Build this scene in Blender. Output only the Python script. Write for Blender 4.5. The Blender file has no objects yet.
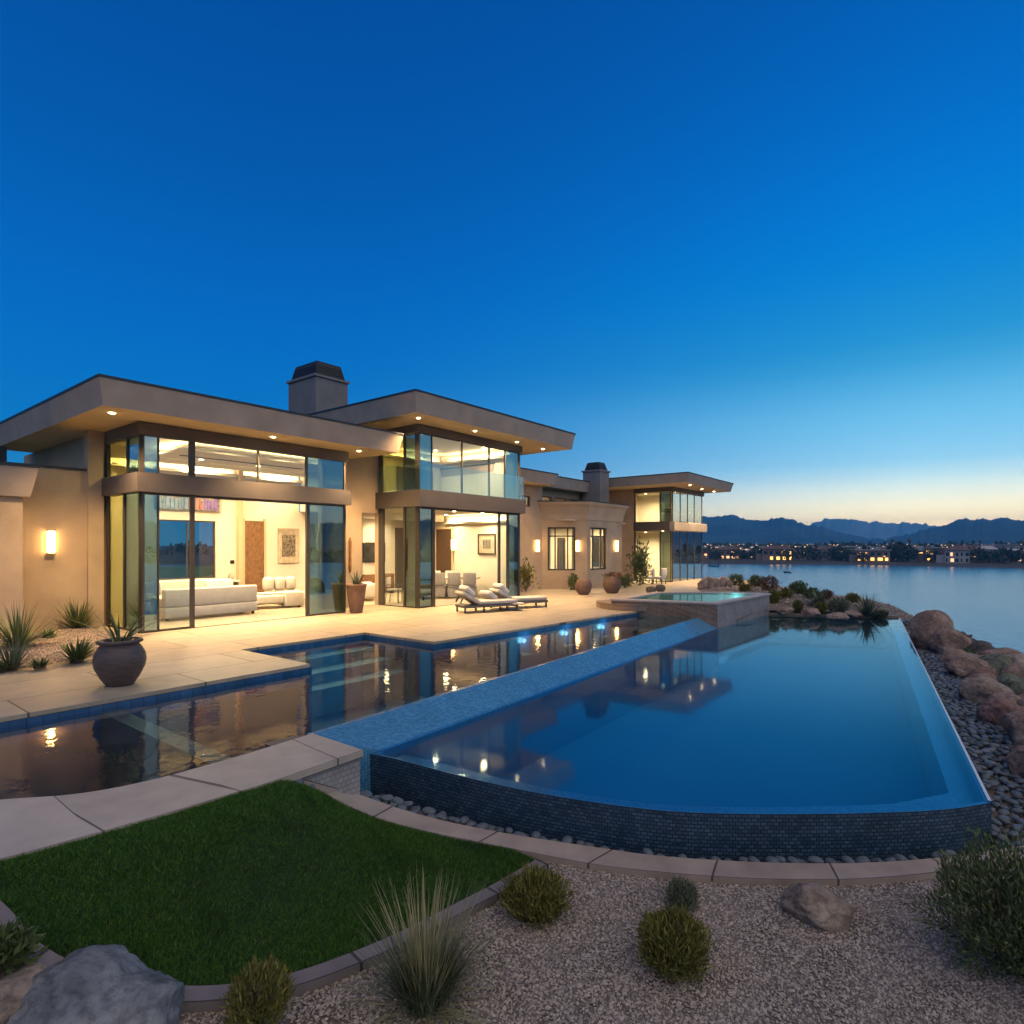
import bpy, bmesh, math, random
import numpy as np
from mathutils import Vector, Matrix, noise

R = math.radians
random.seed(7)
SC = bpy.context.scene

# ------------------------------------------------------------------ camera
TH = math.atan(470 / 600.0)          # heading of the view from the +X axis (facade direction)
CT, ST = math.cos(TH), math.sin(TH)
CAMH = 2.0
cam_d = bpy.data.cameras.new("camera")
cam_d.sensor_width = 36.0
cam_d.lens = 36.0 * 600 / 1024
cam_d.shift_y = (547 - 512) / 1024
cam_d.clip_start = 0.05
cam_d.clip_end = 20000
cam = bpy.data.objects.new("camera", cam_d)
SC.collection.objects.link(cam)
cam.location = (0, 0, CAMH)
cam.rotation_euler = (R(90), 0, TH - R(90))
SC.camera = cam

# ------------------------------------------------------------------ world: dusk sky, afterglow low over the lake
def s2l(c):
    c = c / 255.0
    return c / 12.92 if c <= 0.04045 else ((c + 0.055) / 1.055) ** 2.4
def rgb(r, g, b):
    return (s2l(r), s2l(g), s2l(b), 1.0)

W = bpy.data.worlds.new("World")
SC.world = W
W.use_nodes = True
wn, wl = W.node_tree.nodes, W.node_tree.links
wn.clear()
w_out = wn.new("ShaderNodeOutputWorld")
w_bg = wn.new("ShaderNodeBackground")
w_tc = wn.new("ShaderNodeTexCoord")
w_sep = wn.new("ShaderNodeSeparateXYZ")
wl.new(w_tc.outputs["Generated"], w_sep.inputs[0])
def wmath(op, a, b=None, clamp=False):
    n = wn.new("ShaderNodeMath"); n.operation = op; n.use_clamp = clamp
    for i, v in enumerate((a, b)):
        if v is None: continue
        if isinstance(v, (int, float)): n.inputs[i].default_value = v
        else: wl.new(v, n.inputs[i])
    return n.outputs[0]
def wramp(stops):
    n = wn.new("ShaderNodeValToRGB")
    cr = n.color_ramp
    # resample with a smooth monotone-ish curve so no stop shows as a band
    def cm(x):
        for i in range(len(stops) - 1):
            if stops[i][0] <= x <= stops[i + 1][0] + 1e-9: break
        h = lambda k: stops[max(0, min(len(stops) - 1, k))]
        out = []
        for c in range(3):
            x0, x1 = stops[i][0], stops[i + 1][0]; y0, y1 = stops[i][1][c], stops[i + 1][1][c]
            def slope(k):
                a, b, d = h(k - 1), h(k), h(k + 1)
                if a is b or b is d: return (d[1][c] - a[1][c]) / max(1e-6, d[0] - a[0])
                s0 = (b[1][c] - a[1][c]) / (b[0] - a[0]); s1 = (d[1][c] - b[1][c]) / (d[0] - b[0])
                return 0.0 if s0 * s1 <= 0 else 2 * s0 * s1 / (s0 + s1)
            m0, m1 = slope(i), slope(i + 1); t = (x - x0) / (x1 - x0); L = x1 - x0
            out.append(max(0, (2 * t ** 3 - 3 * t ** 2 + 1) * y0 + (t ** 3 - 2 * t ** 2 + t) * L * m0 + (-2 * t ** 3 + 3 * t ** 2) * y1 + (t ** 3 - t ** 2) * L * m1))
        return (*out, 1.0)
    xs = [0, .015, .03, .05, .07, .085, .10, .12, .14, .16, .18, .20, .22, .25, .28, .31, .34, .37, .40, .44, .48, .52, .58, .64, .72, .80, .90, 1.0]
    stops = [(x, cm(x)) for x in xs]
    while len(cr.elements) > 2: cr.elements.remove(cr.elements[-1])
    for i, (p, c) in enumerate(stops):
        e = cr.elements[i] if i < 2 else cr.elements.new(p)
        e.position = p; e.color = c
    cr.interpolation = 'LINEAR'
    return n
elev = wmath('MAXIMUM', w_sep.outputs[2], 0.0)
def lift(c, k): return (c[0] * k, c[1] * k, c[2] * k, 1.0)
base = wramp([(0.0, lift(rgb(92, 158, 194), 1.8)), (0.07, lift(rgb(50, 144, 198), 1.2)), (0.16, rgb(8, 122, 200)), (0.32, rgb(2, 103, 188)),
              (0.5, rgb(2, 84, 165)), (0.72, rgb(2, 68, 145)), (1.0, rgb(2, 56, 118))])
glow = wramp([(0.0, lift(rgb(255, 200, 124), 4.8)), (0.03, lift(rgb(252, 218, 156), 3.9)), (0.07, lift(rgb(224, 224, 196), 2.3)), (0.12, lift(rgb(150, 206, 230), 1.4)),
              (0.19, lift(rgb(108, 190, 232), 1.12)), (0.28, rgb(40, 150, 212)), (0.40, rgb(4, 124, 208)), (0.58, rgb(2, 94, 178)),
              (0.78, rgb(2, 70, 147)), (1.0, rgb(2, 56, 118))])
wl.new(elev, base.inputs[0]); wl.new(elev, glow.inputs[0])
SUNAZ = R(-10)
hx = wmath('MULTIPLY', w_sep.outputs[0], math.cos(SUNAZ)); hy = wmath('MULTIPLY', w_sep.outputs[1], math.sin(SUNAZ))
hd = wmath('ADD', hx, hy)
hl = wmath('SQRT', wmath('SUBTRACT', 1.0001, wmath('MULTIPLY', w_sep.outputs[2], w_sep.outputs[2])))
ca = wmath('DIVIDE', hd, hl)
g = wmath('DIVIDE', wmath('SUBTRACT', ca, 0.25), 0.72, clamp=True)
g = wmath('POWER', g, 2.4, clamp=True)
w_mix = wn.new("ShaderNodeMix"); w_mix.data_type = 'RGBA'
wl.new(g, w_mix.inputs[0]); wl.new(base.outputs[0], w_mix.inputs[6]); wl.new(glow.outputs[0], w_mix.inputs[7])
wl.new(w_mix.outputs[2], w_bg.inputs[0])
w_bg.inputs[1].default_value = 1.15
wl.new(w_bg.outputs[0], w_out.inputs[0])

# very soft warm fill added against the blue skylight (sun already under the horizon)
sun_d = bpy.data.lights.new("warm_fill", 'SUN')
sun_d.energy = 1.65
sun_d.angle = R(110)
sun_d.color = (1.0, 0.83, 0.50)
sun = bpy.data.objects.new("warm_fill", sun_d)
SC.collection.objects.link(sun)
_v = Vector((-0.25, -0.62, 0.75))          # fill comes from high behind the view, not from the glow
sun.rotation_euler = _v.to_track_quat('Z', 'Y').to_euler()

SC.view_settings.view_transform = 'Standard'
SC.view_settings.look = 'None'
SC.view_settings.exposure = 0.0
SC.view_settings.gamma = 1.0
SC.render.engine = 'CYCLES'
cy = SC.cycles
cy.max_bounces = 8; cy.diffuse_bounces = 3; cy.glossy_bounces = 4; cy.transparent_max_bounces = 24
cy.transmission_bounces = 4; cy.volume_bounces = 0
cy.caustics_reflective = False; cy.caustics_refractive = False
cy.sample_clamp_indirect = 4.0
cy.use_denoising = True
cy.use_adaptive_sampling = True
cy.adaptive_threshold = 0.015

# ------------------------------------------------------------------ helpers
def tag(o, label=None, cat=None, group=None, kind=None):
    if label: o["label"] = label
    if cat: o["category"] = cat
    if group: o["group"] = group
    if kind: o["kind"] = kind
    return o

def empty(name, loc, label=None, cat=None, group=None, kind=None):
    o = bpy.data.objects.new(name, None)
    SC.collection.objects.link(o)
    o.location = loc
    o.empty_display_size = 0.2
    return tag(o, label, cat, group, kind)

def mw(o):
    m = Matrix.LocRotScale(o.location, o.rotation_euler, o.scale)
    if o.parent is not None:
        m = mw(o.parent) @ o.matrix_parent_inverse @ m
    return m

def link(name, me, parent=None):
    o = bpy.data.objects.new(name, me)
    SC.collection.objects.link(o)
    if parent is not None:
        o.parent = parent
        o.matrix_parent_inverse = mw(parent).inverted()
    return o

class MB:
    """collects faces (verts, optional uv) for ONE mesh"""
    def __init__(s):
        s.v = []; s.f = []; s.uv = []; s.sm = []; s.mi = []
    def face(s, pts, uv=None, smooth=False, mi=0):
        b = len(s.v); s.v += [tuple(p) for p in pts]
        s.f.append(list(range(b, b + len(pts))))
        s.uv.append(uv if uv else [(0, 0)] * len(pts)); s.sm.append(smooth); s.mi.append(mi)
    def box(s, x0, x1, y0, y1, z0, z1, M=None, mi=0):
        P = [Vector((x, y, z)) for z in (z0, z1) for y in (y0, y1) for x in (x0, x1)]
        if M is not None: P = [M @ p for p in P]
        b = len(s.v); s.v += [tuple(p) for p in P]
        for q in ((0, 2, 3, 1), (4, 5, 7, 6), (0, 1, 5, 4), (2, 6, 7, 3), (0, 4, 6, 2), (1, 3, 7, 5)):
            s.f.append([b + i for i in q]); s.uv.append([(0, 0)] * 4); s.sm.append(False); s.mi.append(mi)
        return s
    def prism(s, poly, z0, z1, top=None, mi=0, capb=True, capt=True):
        """poly counter-clockwise; top: optional other polygon for the upper outline"""
        n = len(poly); top = top or poly
        b = len(s.v)
        s.v += [(p[0], p[1], z0) for p in poly] + [(p[0], p[1], z1) for p in top]
        L = 0
        for i in range(n):
            j = (i + 1) % n
            d = math.hypot(poly[j][0] - poly[i][0], poly[j][1] - poly[i][1])
            s.f.append([b + i, b + j, b + n + j, b + n + i])
            s.uv.append([(L, z0), (L + d, z0), (L + d, z1), (L, z1)]); s.sm.append(False); s.mi.append(mi); L += d
        if capt: s.f.append([b + n + i for i in range(n)]); s.uv.append([(p[0], p[1]) for p in top]); s.sm.append(False); s.mi.append(mi)
        if capb: s.f.append([b + i for i in reversed(range(n))]); s.uv.append([(p[0], p[1]) for p in reversed(poly)]); s.sm.append(False); s.mi.append(mi)
        return s
    def strip(s, A, B, smooth=False, mi=0):
        """quads between two polylines of 3d points, uv by arc length"""
        L = 0
        for i in range(len(A) - 1):
            a0, a1, b0, b1 = map(Vector, (A[i], A[i + 1], B[i], B[i + 1]))
            d = (a1 - a0).length; w0 = (b0 - a0).length; w1 = (b1 - a1).length
            s.face([a0, a1, b1, b0], [(L, 0), (L + d, 0), (L + d, w1), (L, w0)], smooth, mi); L += d
        return s
    def tube(s, pts, rad, n=8, mi=0, cap=True):
        pts = [Vector(p) for p in pts]
        if isinstance(rad, (int, float)): rad = [rad] * len(pts)
        b = len(s.v)
        for i, p in enumerate(pts):
            t = (pts[min(i + 1, len(pts) - 1)] - pts[max(i - 1, 0)]).normalized()
            u = t.orthogonal().normalized() if abs(t.z) > .95 else t.cross(Vector((0, 0, 1))).normalized()
            w = t.cross(u)
            for k in range(n):
                a = 2 * math.pi * k / n
                s.v.append(tuple(p + rad[i] * (math.cos(a) * u + math.sin(a) * w)))
        for i in range(len(pts) - 1):
            for k in range(n):
                s.f.append([b + i * n + k, b + i * n + (k + 1) % n, b + (i + 1) * n + (k + 1) % n, b + (i + 1) * n + k])
                s.uv.append([(0, 0)] * 4); s.sm.append(True); s.mi.append(mi)
        if cap:
            s.f.append([b + k for k in reversed(range(n))]); s.uv.append([(0, 0)] * n); s.sm.append(False); s.mi.append(mi)
            e = b + (len(pts) - 1) * n
            s.f.append([e + k for k in range(n)]); s.uv.append([(0, 0)] * n); s.sm.append(False); s.mi.append(mi)
        return s
    def lathe(s, prof, c=(0, 0, 0), n=32, mi=0):
        b = len(s.v)
        for r, z in prof:
            for k in range(n):
                a = 2 * math.pi * k / n
                s.v.append((c[0] + r * math.cos(a), c[1] + r * math.sin(a), c[2] + z))
        for i in range(len(prof) - 1):
            for k in range(n):
                s.f.append([b + i * n + k, b + i * n + (k + 1) % n, b + (i + 1) * n + (k + 1) % n, b + (i + 1) * n + k])
                s.uv.append([(0, 0)] * 4); s.sm.append(True); s.mi.append(mi)
        return s
    def mesh(s, name, mats):
        me = bpy.data.meshes.new(name)
        me.from_pydata(s.v, [], s.f)
        uvl = me.uv_layers.new(name="UVMap")
        flat = [c for u in s.uv for p in u for c in p]
        uvl.data.foreach_set("uv", flat)
        me.polygons.foreach_set("use_smooth", s.sm)
        me.polygons.foreach_set("material_index", s.mi)
        for m in (mats if isinstance(mats, (list, tuple)) else [mats]): me.materials.append(m)
        me.update()
        return me
    def build(s, name, mats, parent=None, bevel=0, seg=2, weld=False):
        me = s.mesh(name, mats)
        if weld:
            bm = bmesh.new(); bm.from_mesh(me); bmesh.ops.remove_doubles(bm, verts=bm.verts, dist=1e-4); bm.to_mesh(me); bm.free()
        o = link(name, me, parent)
        if bevel:
            m = o.modifiers.new("bevel", 'BEVEL'); m.width = bevel; m.segments = seg; m.limit_method = 'ANGLE'
        return o

def np_mesh(name, verts, faces, mats, parent=None, smooth=False, uv=None):
    """fast mesh from numpy arrays; faces (n,k) all the same size"""
    me = bpy.data.meshes.new(name)
    nv, nf, k = len(verts), len(faces), faces.shape[1]
    me.vertices.add(nv); me.vertices.foreach_set("co", verts.astype(np.float32).ravel())
    me.loops.add(nf * k); me.loops.foreach_set("vertex_index", faces.astype(np.int32).ravel())
    me.polygons.add(nf)
    me.polygons.foreach_set("loop_start", np.arange(0, nf * k, k, dtype=np.int32))
    me.polygons.foreach_set("use_smooth", np.full(nf, smooth))
    me.materials.append(mats)
    me.update(calc_edges=True); me.validate()
    return link(name, me, parent)

# camera-plane helper: where the ray through a measured photo point meets a plane of the place
def P(px, py, z=0.0):
    d = (CAMH - z) * 600 / (py - 547.0); r = (px - 512) * d / 600
    return (d * CT + r * ST, d * ST - r * CT)
def onY(px, Y):
    r = (px - 512) / 600.0; dx, dy = CT + r * ST, ST - r * CT
    return Y / dy * dx
def onX(px, X):
    r = (px - 512) / 600.0; dx, dy = CT + r * ST, ST - r * CT
    return X / dx * dy

def smooth_line(pts, n=6):
    """Catmull-Rom through 2d/3d points"""
    out = []
    P_ = [Vector(p) for p in pts]
    for i in range(len(P_) - 1):
        p0 = P_[max(i - 1, 0)]; p1 = P_[i]; p2 = P_[i + 1]; p3 = P_[min(i + 2, len(P_) - 1)]
        for k in range(n):
            t = k / n
            out.append(0.5 * ((2 * p1) + (p2 - p0) * t + (2 * p0 - 5 * p1 + 4 * p2 - p3) * t * t + (3 * p1 - p0 - 3 * p2 + p3) * t ** 3))
    out.append(P_[-1])
    return [tuple(p) for p in out]

def offset_line(pts, d):
    """offset a 2d polyline to its left by d"""
    out = []
    for i, p in enumerate(pts):
        a = pts[max(i - 1, 0)]; b = pts[min(i + 1, len(pts) - 1)]
        t = Vector((b[0] - a[0], b[1] - a[1])).normalized()
        out.append((p[0] - t.y * d, p[1] + t.x * d))
    return out

def inside(poly, X, Y):
    """vectorised point in polygon"""
    X = np.asarray(X); Y = np.asarray(Y); c = np.zeros(X.shape, bool)
    n = len(poly)
    for i in range(n):
        x0, y0 = poly[i][:2]; x1, y1 = poly[(i + 1) % n][:2]
        cond = ((y0 > Y) != (y1 > Y))
        with np.errstate(divide='ignore', invalid='ignore'):
            xi = (x1 - x0) * (Y - y0) / (y1 - y0 + 1e-12) + x0
        c ^= cond & (X < xi)
    return c

# ------------------------------------------------------------------ materials
def new_mat(name):
    m = bpy.data.materials.new(name); m.use_nodes = True
    nt = m.node_tree; nt.nodes.clear()
    out = nt.nodes.new("ShaderNodeOutputMaterial")
    return m, nt, out
def N(nt, typ, **kw):
    n = nt.nodes.new(typ)
    for k, v in kw.items(): setattr(n, k, v)
    return n
def noise_tex(nt, scale, detail=4, coord='Object', rough=.55, stretch=None):
    tc = N(nt, "ShaderNodeTexCoord")
    src = tc.outputs[coord]
    if stretch:
        mp = N(nt, "ShaderNodeMapping"); mp.inputs['Scale'].default_value = stretch
        nt.links.new(src, mp.inputs[0]); src = mp.outputs[0]
    t = N(nt, "ShaderNodeTexNoise"); t.inputs['Scale'].default_value = scale; t.inputs['Detail'].default_value = detail
    t.inputs['Roughness'].default_value = rough
    nt.links.new(src, t.inputs['Vector'])
    return t
def ramp(nt, fac, stops):
    r = N(nt, "ShaderNodeValToRGB"); cr = r.color_ramp
    for i, (p, c) in enumerate(stops):
        e = cr.elements[i] if i < 2 else cr.elements.new(p)
        e.position = p; e.color = (c[0], c[1], c[2], 1)
    nt.links.new(fac, r.inputs[0])
    return r.outputs[0]
def mul(c, k): return tuple(max(0, min(1, x * k)) for x in c[:3])

def mat(name, col, rough=.7, var=.18, scale=3.0, bump=0.0, bscale=40.0, metallic=0.0, spec=.4, col2=None, island=False, stretch=None, sub=0):
    m, nt, out = new_mat(name)
    b = N(nt, "ShaderNodeBsdfPrincipled")
    b.inputs['Roughness'].default_value = rough; b.inputs['Metallic'].default_value = metallic
    b.inputs['Specular IOR Level'].default_value = spec
    if island:
        gi = N(nt, "ShaderNodeNewGeometry"); fac = gi.outputs['Random Per Island']
    else:
        fac = noise_tex(nt, scale, stretch=stretch).outputs[0]
    c2 = col2 or mul(col, 1 - var)
    c1 = mul(col, 1 + var) if not col2 else col
    lo, hi = (0.0, 1.0) if island else (.3, .7)
    nt.links.new(ramp(nt, fac, [(lo, c2), (hi, c1)]), b.inputs['Base Color'])
    if bump:
        bt = noise_tex(nt, bscale, 5); bm = N(nt, "ShaderNodeBump"); bm.inputs['Strength'].default_value = bump
        bm.inputs['Distance'].default_value = .02
        nt.links.new(bt.outputs[0], bm.inputs['Height']); nt.links.new(bm.outputs[0], b.inputs['Normal'])
    if sub:
        b.inputs['Transmission Weight'].default_value = 0
    nt.links.new(b.outputs[0], out.inputs[0])
    return m

def emit_mat(name, col, strength):
    m, nt, out = new_mat(name)
    e = N(nt, "ShaderNodeEmission"); e.inputs[0].default_value = (*col, 1); e.inputs[1].default_value = strength
    nt.links.new(e.outputs[0], out.inputs[0])
    return m

def two_sided_fresnel(nt, ior):
    """same reflectance from both sides of a thin sheet"""
    g_ = N(nt, "ShaderNodeNewGeometry")
    mr = N(nt, "ShaderNodeMapRange"); mr.inputs['To Min'].default_value = ior; mr.inputs['To Max'].default_value = 1.0 / ior
    nt.links.new(g_.outputs['Backfacing'], mr.inputs['Value'])
    fr = N(nt, "ShaderNodeFresnel"); nt.links.new(mr.outputs[0], fr.inputs[0])
    return fr
def glass_mat(name, tint, refl, rcol=(1, 1, 1)):
    m, nt, out = new_mat(name)
    t = N(nt, "ShaderNodeBsdfTransparent"); t.inputs[0].default_value = (*tint, 1)
    gl = N(nt, "ShaderNodeBsdfGlossy"); gl.inputs['Roughness'].default_value = 0.0; gl.inputs[0].default_value = (*rcol, 1)
    fr = two_sided_fresnel(nt, 1.5)
    ad = N(nt, "ShaderNodeMath", operation='ADD', use_clamp=True); ad.inputs[1].default_value = refl
    nt.links.new(fr.outputs[0], ad.inputs[0])
    mx = N(nt, "ShaderNodeMixShader")
    nt.links.new(ad.outputs[0], mx.inputs[0]); nt.links.new(t.outputs[0], mx.inputs[1]); nt.links.new(gl.outputs[0], mx.inputs[2])
    nt.links.new(mx.outputs[0], out.inputs[0])
    return m

def water_mat(name, tint, rough, bump, scale, ior=1.33, boost=0.0, stretch=(1, 1, 1), gcol=(1, 1, 1)):
    m, nt, out = new_mat(name)
    t = N(nt, "ShaderNodeBsdfTransparent"); t.inputs[0].default_value = (*tint, 1)
    gl = N(nt, "ShaderNodeBsdfGlossy"); gl.inputs['Roughness'].default_value = rough; gl.inputs[0].default_value = (*gcol, 1)
    fr = two_sided_fresnel(nt, ior)
    ad = N(nt, "ShaderNodeMath", operation='ADD', use_clamp=True); ad.inputs[1].default_value = boost
    nt.links.new(fr.outputs[0], ad.inputs[0])
    nz = noise_tex(nt, scale, 2, stretch=stretch)
    bm = N(nt, "ShaderNodeBump"); bm.inputs['Strength'].default_value = bump; bm.inputs['Distance'].default_value = .02
    nt.links.new(nz.outputs[0], bm.inputs['Height'])
    nt.links.new(bm.outputs[0], gl.inputs['Normal'])
    mx = N(nt, "ShaderNodeMixShader")
    nt.links.new(ad.outputs[0], mx.inputs[0]); nt.links.new(t.outputs[0], mx.inputs[1]); nt.links.new(gl.outputs[0], mx.inputs[2])
    nt.links.new(mx.outputs[0], out.inputs[0])
    return m

def brick_mat(name, c1, c2, mortar, bw, bh, msize, rough=.5, offset=.5, coord='UV', bias=0.0, bump=.3, noise_amt=.15, spec=.4, rot=0, nscale=3.0):
    m, nt, out = new_mat(name)
    b = N(nt, "ShaderNodeBsdfPrincipled"); b.inputs['Roughness'].default_value = rough; b.inputs['Specular IOR Level'].default_value = spec
    tc = N(nt, "ShaderNodeTexCoord")
    mp = N(nt, "ShaderNodeMapping"); mp.inputs['Rotation'].default_value = (0, 0, rot)
    nt.links.new(tc.outputs[coord], mp.inputs[0])
    t = N(nt, "ShaderNodeTexBrick"); t.offset = offset; t.squash = 1
    t.inputs['Scale'].default_value = 1.0; t.inputs['Brick Width'].default_value = bw; t.inputs['Row Height'].default_value = bh
    t.inputs['Mortar Size'].default_value = msize; t.inputs['Mortar Smooth'].default_value = .1; t.inputs['Bias'].default_value = bias
    t.inputs['Color1'].default_value = (*c1, 1); t.inputs['Color2'].default_value = (*c2, 1); t.inputs['Mortar'].default_value = (*mortar, 1)
    nt.links.new(mp.outputs[0], t.inputs['Vector'])
    nz = noise_tex(nt, nscale, 6)
    mx = N(nt, "ShaderNodeMix", data_type='RGBA', blend_type='MULTIPLY'); mx.inputs[0].default_value = 1
    nt.links.new(t.outputs[0], mx.inputs[6])
    nt.links.new(ramp(nt, nz.outputs[0], [(.3, (1 - noise_amt,) * 3), (.7, (1, 1, 1))]), mx.inputs[7])
    nt.links.new(mx.outputs[2], b.inputs['Base Color'])
    if bump:
        bm = N(nt, "ShaderNodeBump"); bm.inputs['Strength'].default_value = bump; bm.inputs['Distance'].default_value = .004; bm.invert = True
        nt.links.new(t.outputs['Fac'], bm.inputs['Height']); nt.links.new(bm.outputs[0], b.inputs['Normal'])
    nt.links.new(b.outputs[0], out.inputs[0])
    return m

M = {}
M['stucco'] = mat('stucco', (.48, .365, .25), .85, .16, .9, .45, 45)
M['fascia'] = mat('fascia_stucco', (.39, .32, .26), .85, .13, 1.5, .2, 90)
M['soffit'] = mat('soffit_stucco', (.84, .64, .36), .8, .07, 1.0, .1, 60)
M['beam'] = mat('beam_render', (.085, .074, .072), .55, .10, 1.5, .1, 70)
M['cornice'] = mat('cornice_stucco', (.54, .41, .28), .85, .12, 1.0, .2, 60)
M['chimney'] = mat('chimney_stucco', (.22, .205, .20), .8, .12, 1.5, .15, 70)
M['dark_metal'] = mat('dark_bronze_metal', (.035, .034, .034), .5, .15, 4, metallic=.0)
M['frame'] = mat('window_frame_bronze', (.075, .066, .055), .4, .12, 5, metallic=.4)
M['roof_edge'] = mat('roof_edge_metal', (.035, .045, .055), .5, .15, 5, metallic=.3)
M['cream'] = mat('cream_plaster', (.80, .72, .57), .8, .05, .8)
M['ceiling'] = mat('ceiling_plaster', (.86, .78, .62), .8, .04, .8)
M['tan_wall'] = mat('tan_plaster', (.66, .50, .29), .8, .06, .8)
M['floor_in'] = brick_mat('interior_stone_floor', (.66, .55, .40), (.60, .49, .35), (.42, .34, .25), .9, .9, .008, .25, 0, 'Object', bump=.1)
M['wood'] = mat('carved_wood', (.21, .105, .045), .5, .5, 6, .5, 18, stretch=(6, 6, 1))
M['dark_wood'] = mat('dark_wood', (.07, .04, .022), .45, .3, 8, stretch=(6, 6, 1))
M['white_fab'] = mat('white_upholstery', (.74, .68, .58), .85, .06, 6, .15, 120)
M['grey_fab'] = mat('grey_slipcover', (.36, .32, .28), .85, .25, 14, .2, 150, stretch=(3, 3, .3))
M['taupe_fab'] = mat('taupe_cushion', (.56, .51, .45), .85, .1, 8, .2, 150)
M['pale_fab'] = mat('pale_cushion', (.74, .70, .63), .85, .08, 8, .2, 150)
M['teal_fab'] = mat('teal_cushion', (.08, .15, .16), .85, .15, 8)
M['glass'] = glass_mat('clear_glass', (.93, .97, .95), .02)
M['glass_teal'] = glass_mat('coated_glass', (.36, .48, .47), .24, (.78, .95, 1.0))
M['glass_side'] = glass_mat('side_glass', (.62, .64, .42), .06)
M['glass_rail'] = glass_mat('balustrade_glass', (.86, .95, .96), .08, (.85, .97, 1.0))
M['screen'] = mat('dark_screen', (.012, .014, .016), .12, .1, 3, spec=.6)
M['sconce_glow'] = emit_mat('sconce_glow', (1.0, .58, .20), 20.0)
M['lamp_glow'] = emit_mat('downlight_glow', (1.0, .72, .36), 30.0)
M['pool_lamp'] = emit_mat('pool_lamp_glow', (.55, .95, 1.0), 1.6)
M['paver'] = brick_mat('patio_travertine', (.54, .445, .325), (.46, .375, .27), (.13, .105, .08), 2.1, 1.25, .013, .42, .4, 'Object', bump=.25, noise_amt=.22, spec=.35)
M['coping'] = brick_mat('coping_stone', (.60, .495, .40), (.53, .43, .345), (.13, .10, .09), .95, 3.0, .009, .5, 0, 'UV', bump=.4, noise_amt=.25)
M['path'] = brick_mat('path_stone', (.47, .36, .285), (.40, .305, .24), (.11, .085, .08), 1.02, 3.0, .010, .65, 0, 'UV', bump=.5, noise_amt=.3)
M['kerb'] = brick_mat('edging_stone', (.27, .215, .20), (.24, .19, .175), (.07, .055, .05), .62, 3.0, .012, .7, 0, 'UV', bump=.5, noise_amt=.3)
M['blue_tile'] = brick_mat('waterline_tile', (.025, .10, .23), (.04, .14, .30), (.03, .07, .12), .16, .16, .006, .2, 0, 'UV', noise_amt=.3, spec=.6)
M['weir_tile'] = brick_mat('weir_mosaic', (.05, .24, .44), (.13, .35, .56), (.04, .18, .34), .04, .04, .003, .22, 0, 'UV', noise_amt=.18, spec=.5)
M['dark_mosaic'] = brick_mat('dark_mosaic', (.022, .06, .11), (.075, .13, .20), (.012, .03, .05), .056, .034, .005, .35, .5, 'UV', noise_amt=.35, spec=.5, bump=.6)
M['rim_tile'] = brick_mat('rim_mosaic', (.035, .15, .27), (.10, .27, .41), (.03, .12, .21), .03, .03, .003, .3, 0, 'UV', noise_amt=.15)
M['pool_floor'] = mat('deep_pool_plaster', (.006, .145, .285), .8, .06, .7)
M['upper_floor'] = mat('upper_pool_plaster', (.006, .05, .11), .8, .15, .8)
M['spa_stone'] = brick_mat('spa_ledgestone', (.34, .23, .16), (.27, .18, .125), (.10, .07, .05), .5, .16, .006, .55, .5, 'UV', noise_amt=.3)
M['spa_side'] = brick_mat('spa_pale_mosaic', (.36, .33, .32), (.44, .40, .38), (.24, .22, .22), .06, .05, .004, .5, .5, 'UV', noise_amt=.35)
M['spa_cap'] = mat('spa_cap_stone', (.46, .38, .34), .5, .15, 3)
M['spa_floor'] = mat('spa_teal_plaster', (.02, .16, .19), .7, .2, 2)
M['upper_water'] = water_mat('upper_pool_water', (.58, .84, .95), .03, .12, 6.0, 1.28, .03)
M['lower_water'] = water_mat('lower_pool_water', (.55, .85, .98), .055, .08, 1.6, 1.29, .0, gcol=(.82, .94, 1.0))
M['spa_water'] = water_mat('spa_water', (.5, .9, .92), .03, .08, 6.0, 1.10, .0, gcol=(.5, .75, .75))
M['turf_soil'] = mat('turf_soil', (.012, .030, .008), .9, .3, 8)
def turf_mat():
    m, nt, out = new_mat('turf_blades')
    b = N(nt, "ShaderNodeBsdfPrincipled"); b.inputs['Roughness'].default_value = .6; b.inputs['Specular IOR Level'].default_value = .25
    gi = N(nt, "ShaderNodeNewGeometry")
    a = ramp(nt, gi.outputs['Random Per Island'], [(0, (.024, .075, .009)), (.84, (.08, .19, .022)), (.94, (.10, .18, .03)), (1, (.27, .25, .09))])
    nz = noise_tex(nt, 2.6, 7, rough=.7, stretch=(1, .35, 1)); k = ramp(nt, nz.outputs[0], [(.32, (.55, .60, .55)), (.5, (.95, 1, .9)), (.68, (1.0, .98, .75))])
    mx = N(nt, "ShaderNodeMix", data_type='RGBA', blend_type='MULTIPLY'); mx.inputs[0].default_value = 1
    nt.links.new(a, mx.inputs[6]); nt.links.new(k, mx.inputs[7]); nt.links.new(mx.outputs[2], b.inputs['Base Color']); nt.links.new(b.outputs[0], out.inputs[0])
    return m
M['turf'] = turf_mat()
M['rear_lawn'] = mat('rear_lawn', (.09, .16, .04), .9, .35, .6)
M['deep_wall'] = mat('deep_pool_wall', (.006, .125, .25), .7, .08, 1)
M['step_tile'] = mat('pool_step_tile', (.05, .13, .19), .6, .15, 3)
M['gravel_bed'] = mat('gravel_bed', (.19, .148, .12), .9, .35, 45, .6, 80)
M['stone_mix'] = mat('gravel_stones', (.53, .425, .345), .8, .3, col2=(.22, .175, .145), island=True)
M['river'] = mat('dark_river_stone', (.12, .14, .16), .5, .35, 9, .2, 60)
M['river_mix'] = mat('river_stones_mixed', (.17, .19, .21), .42, .3, col2=(.04, .05, .06), island=True)
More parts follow.
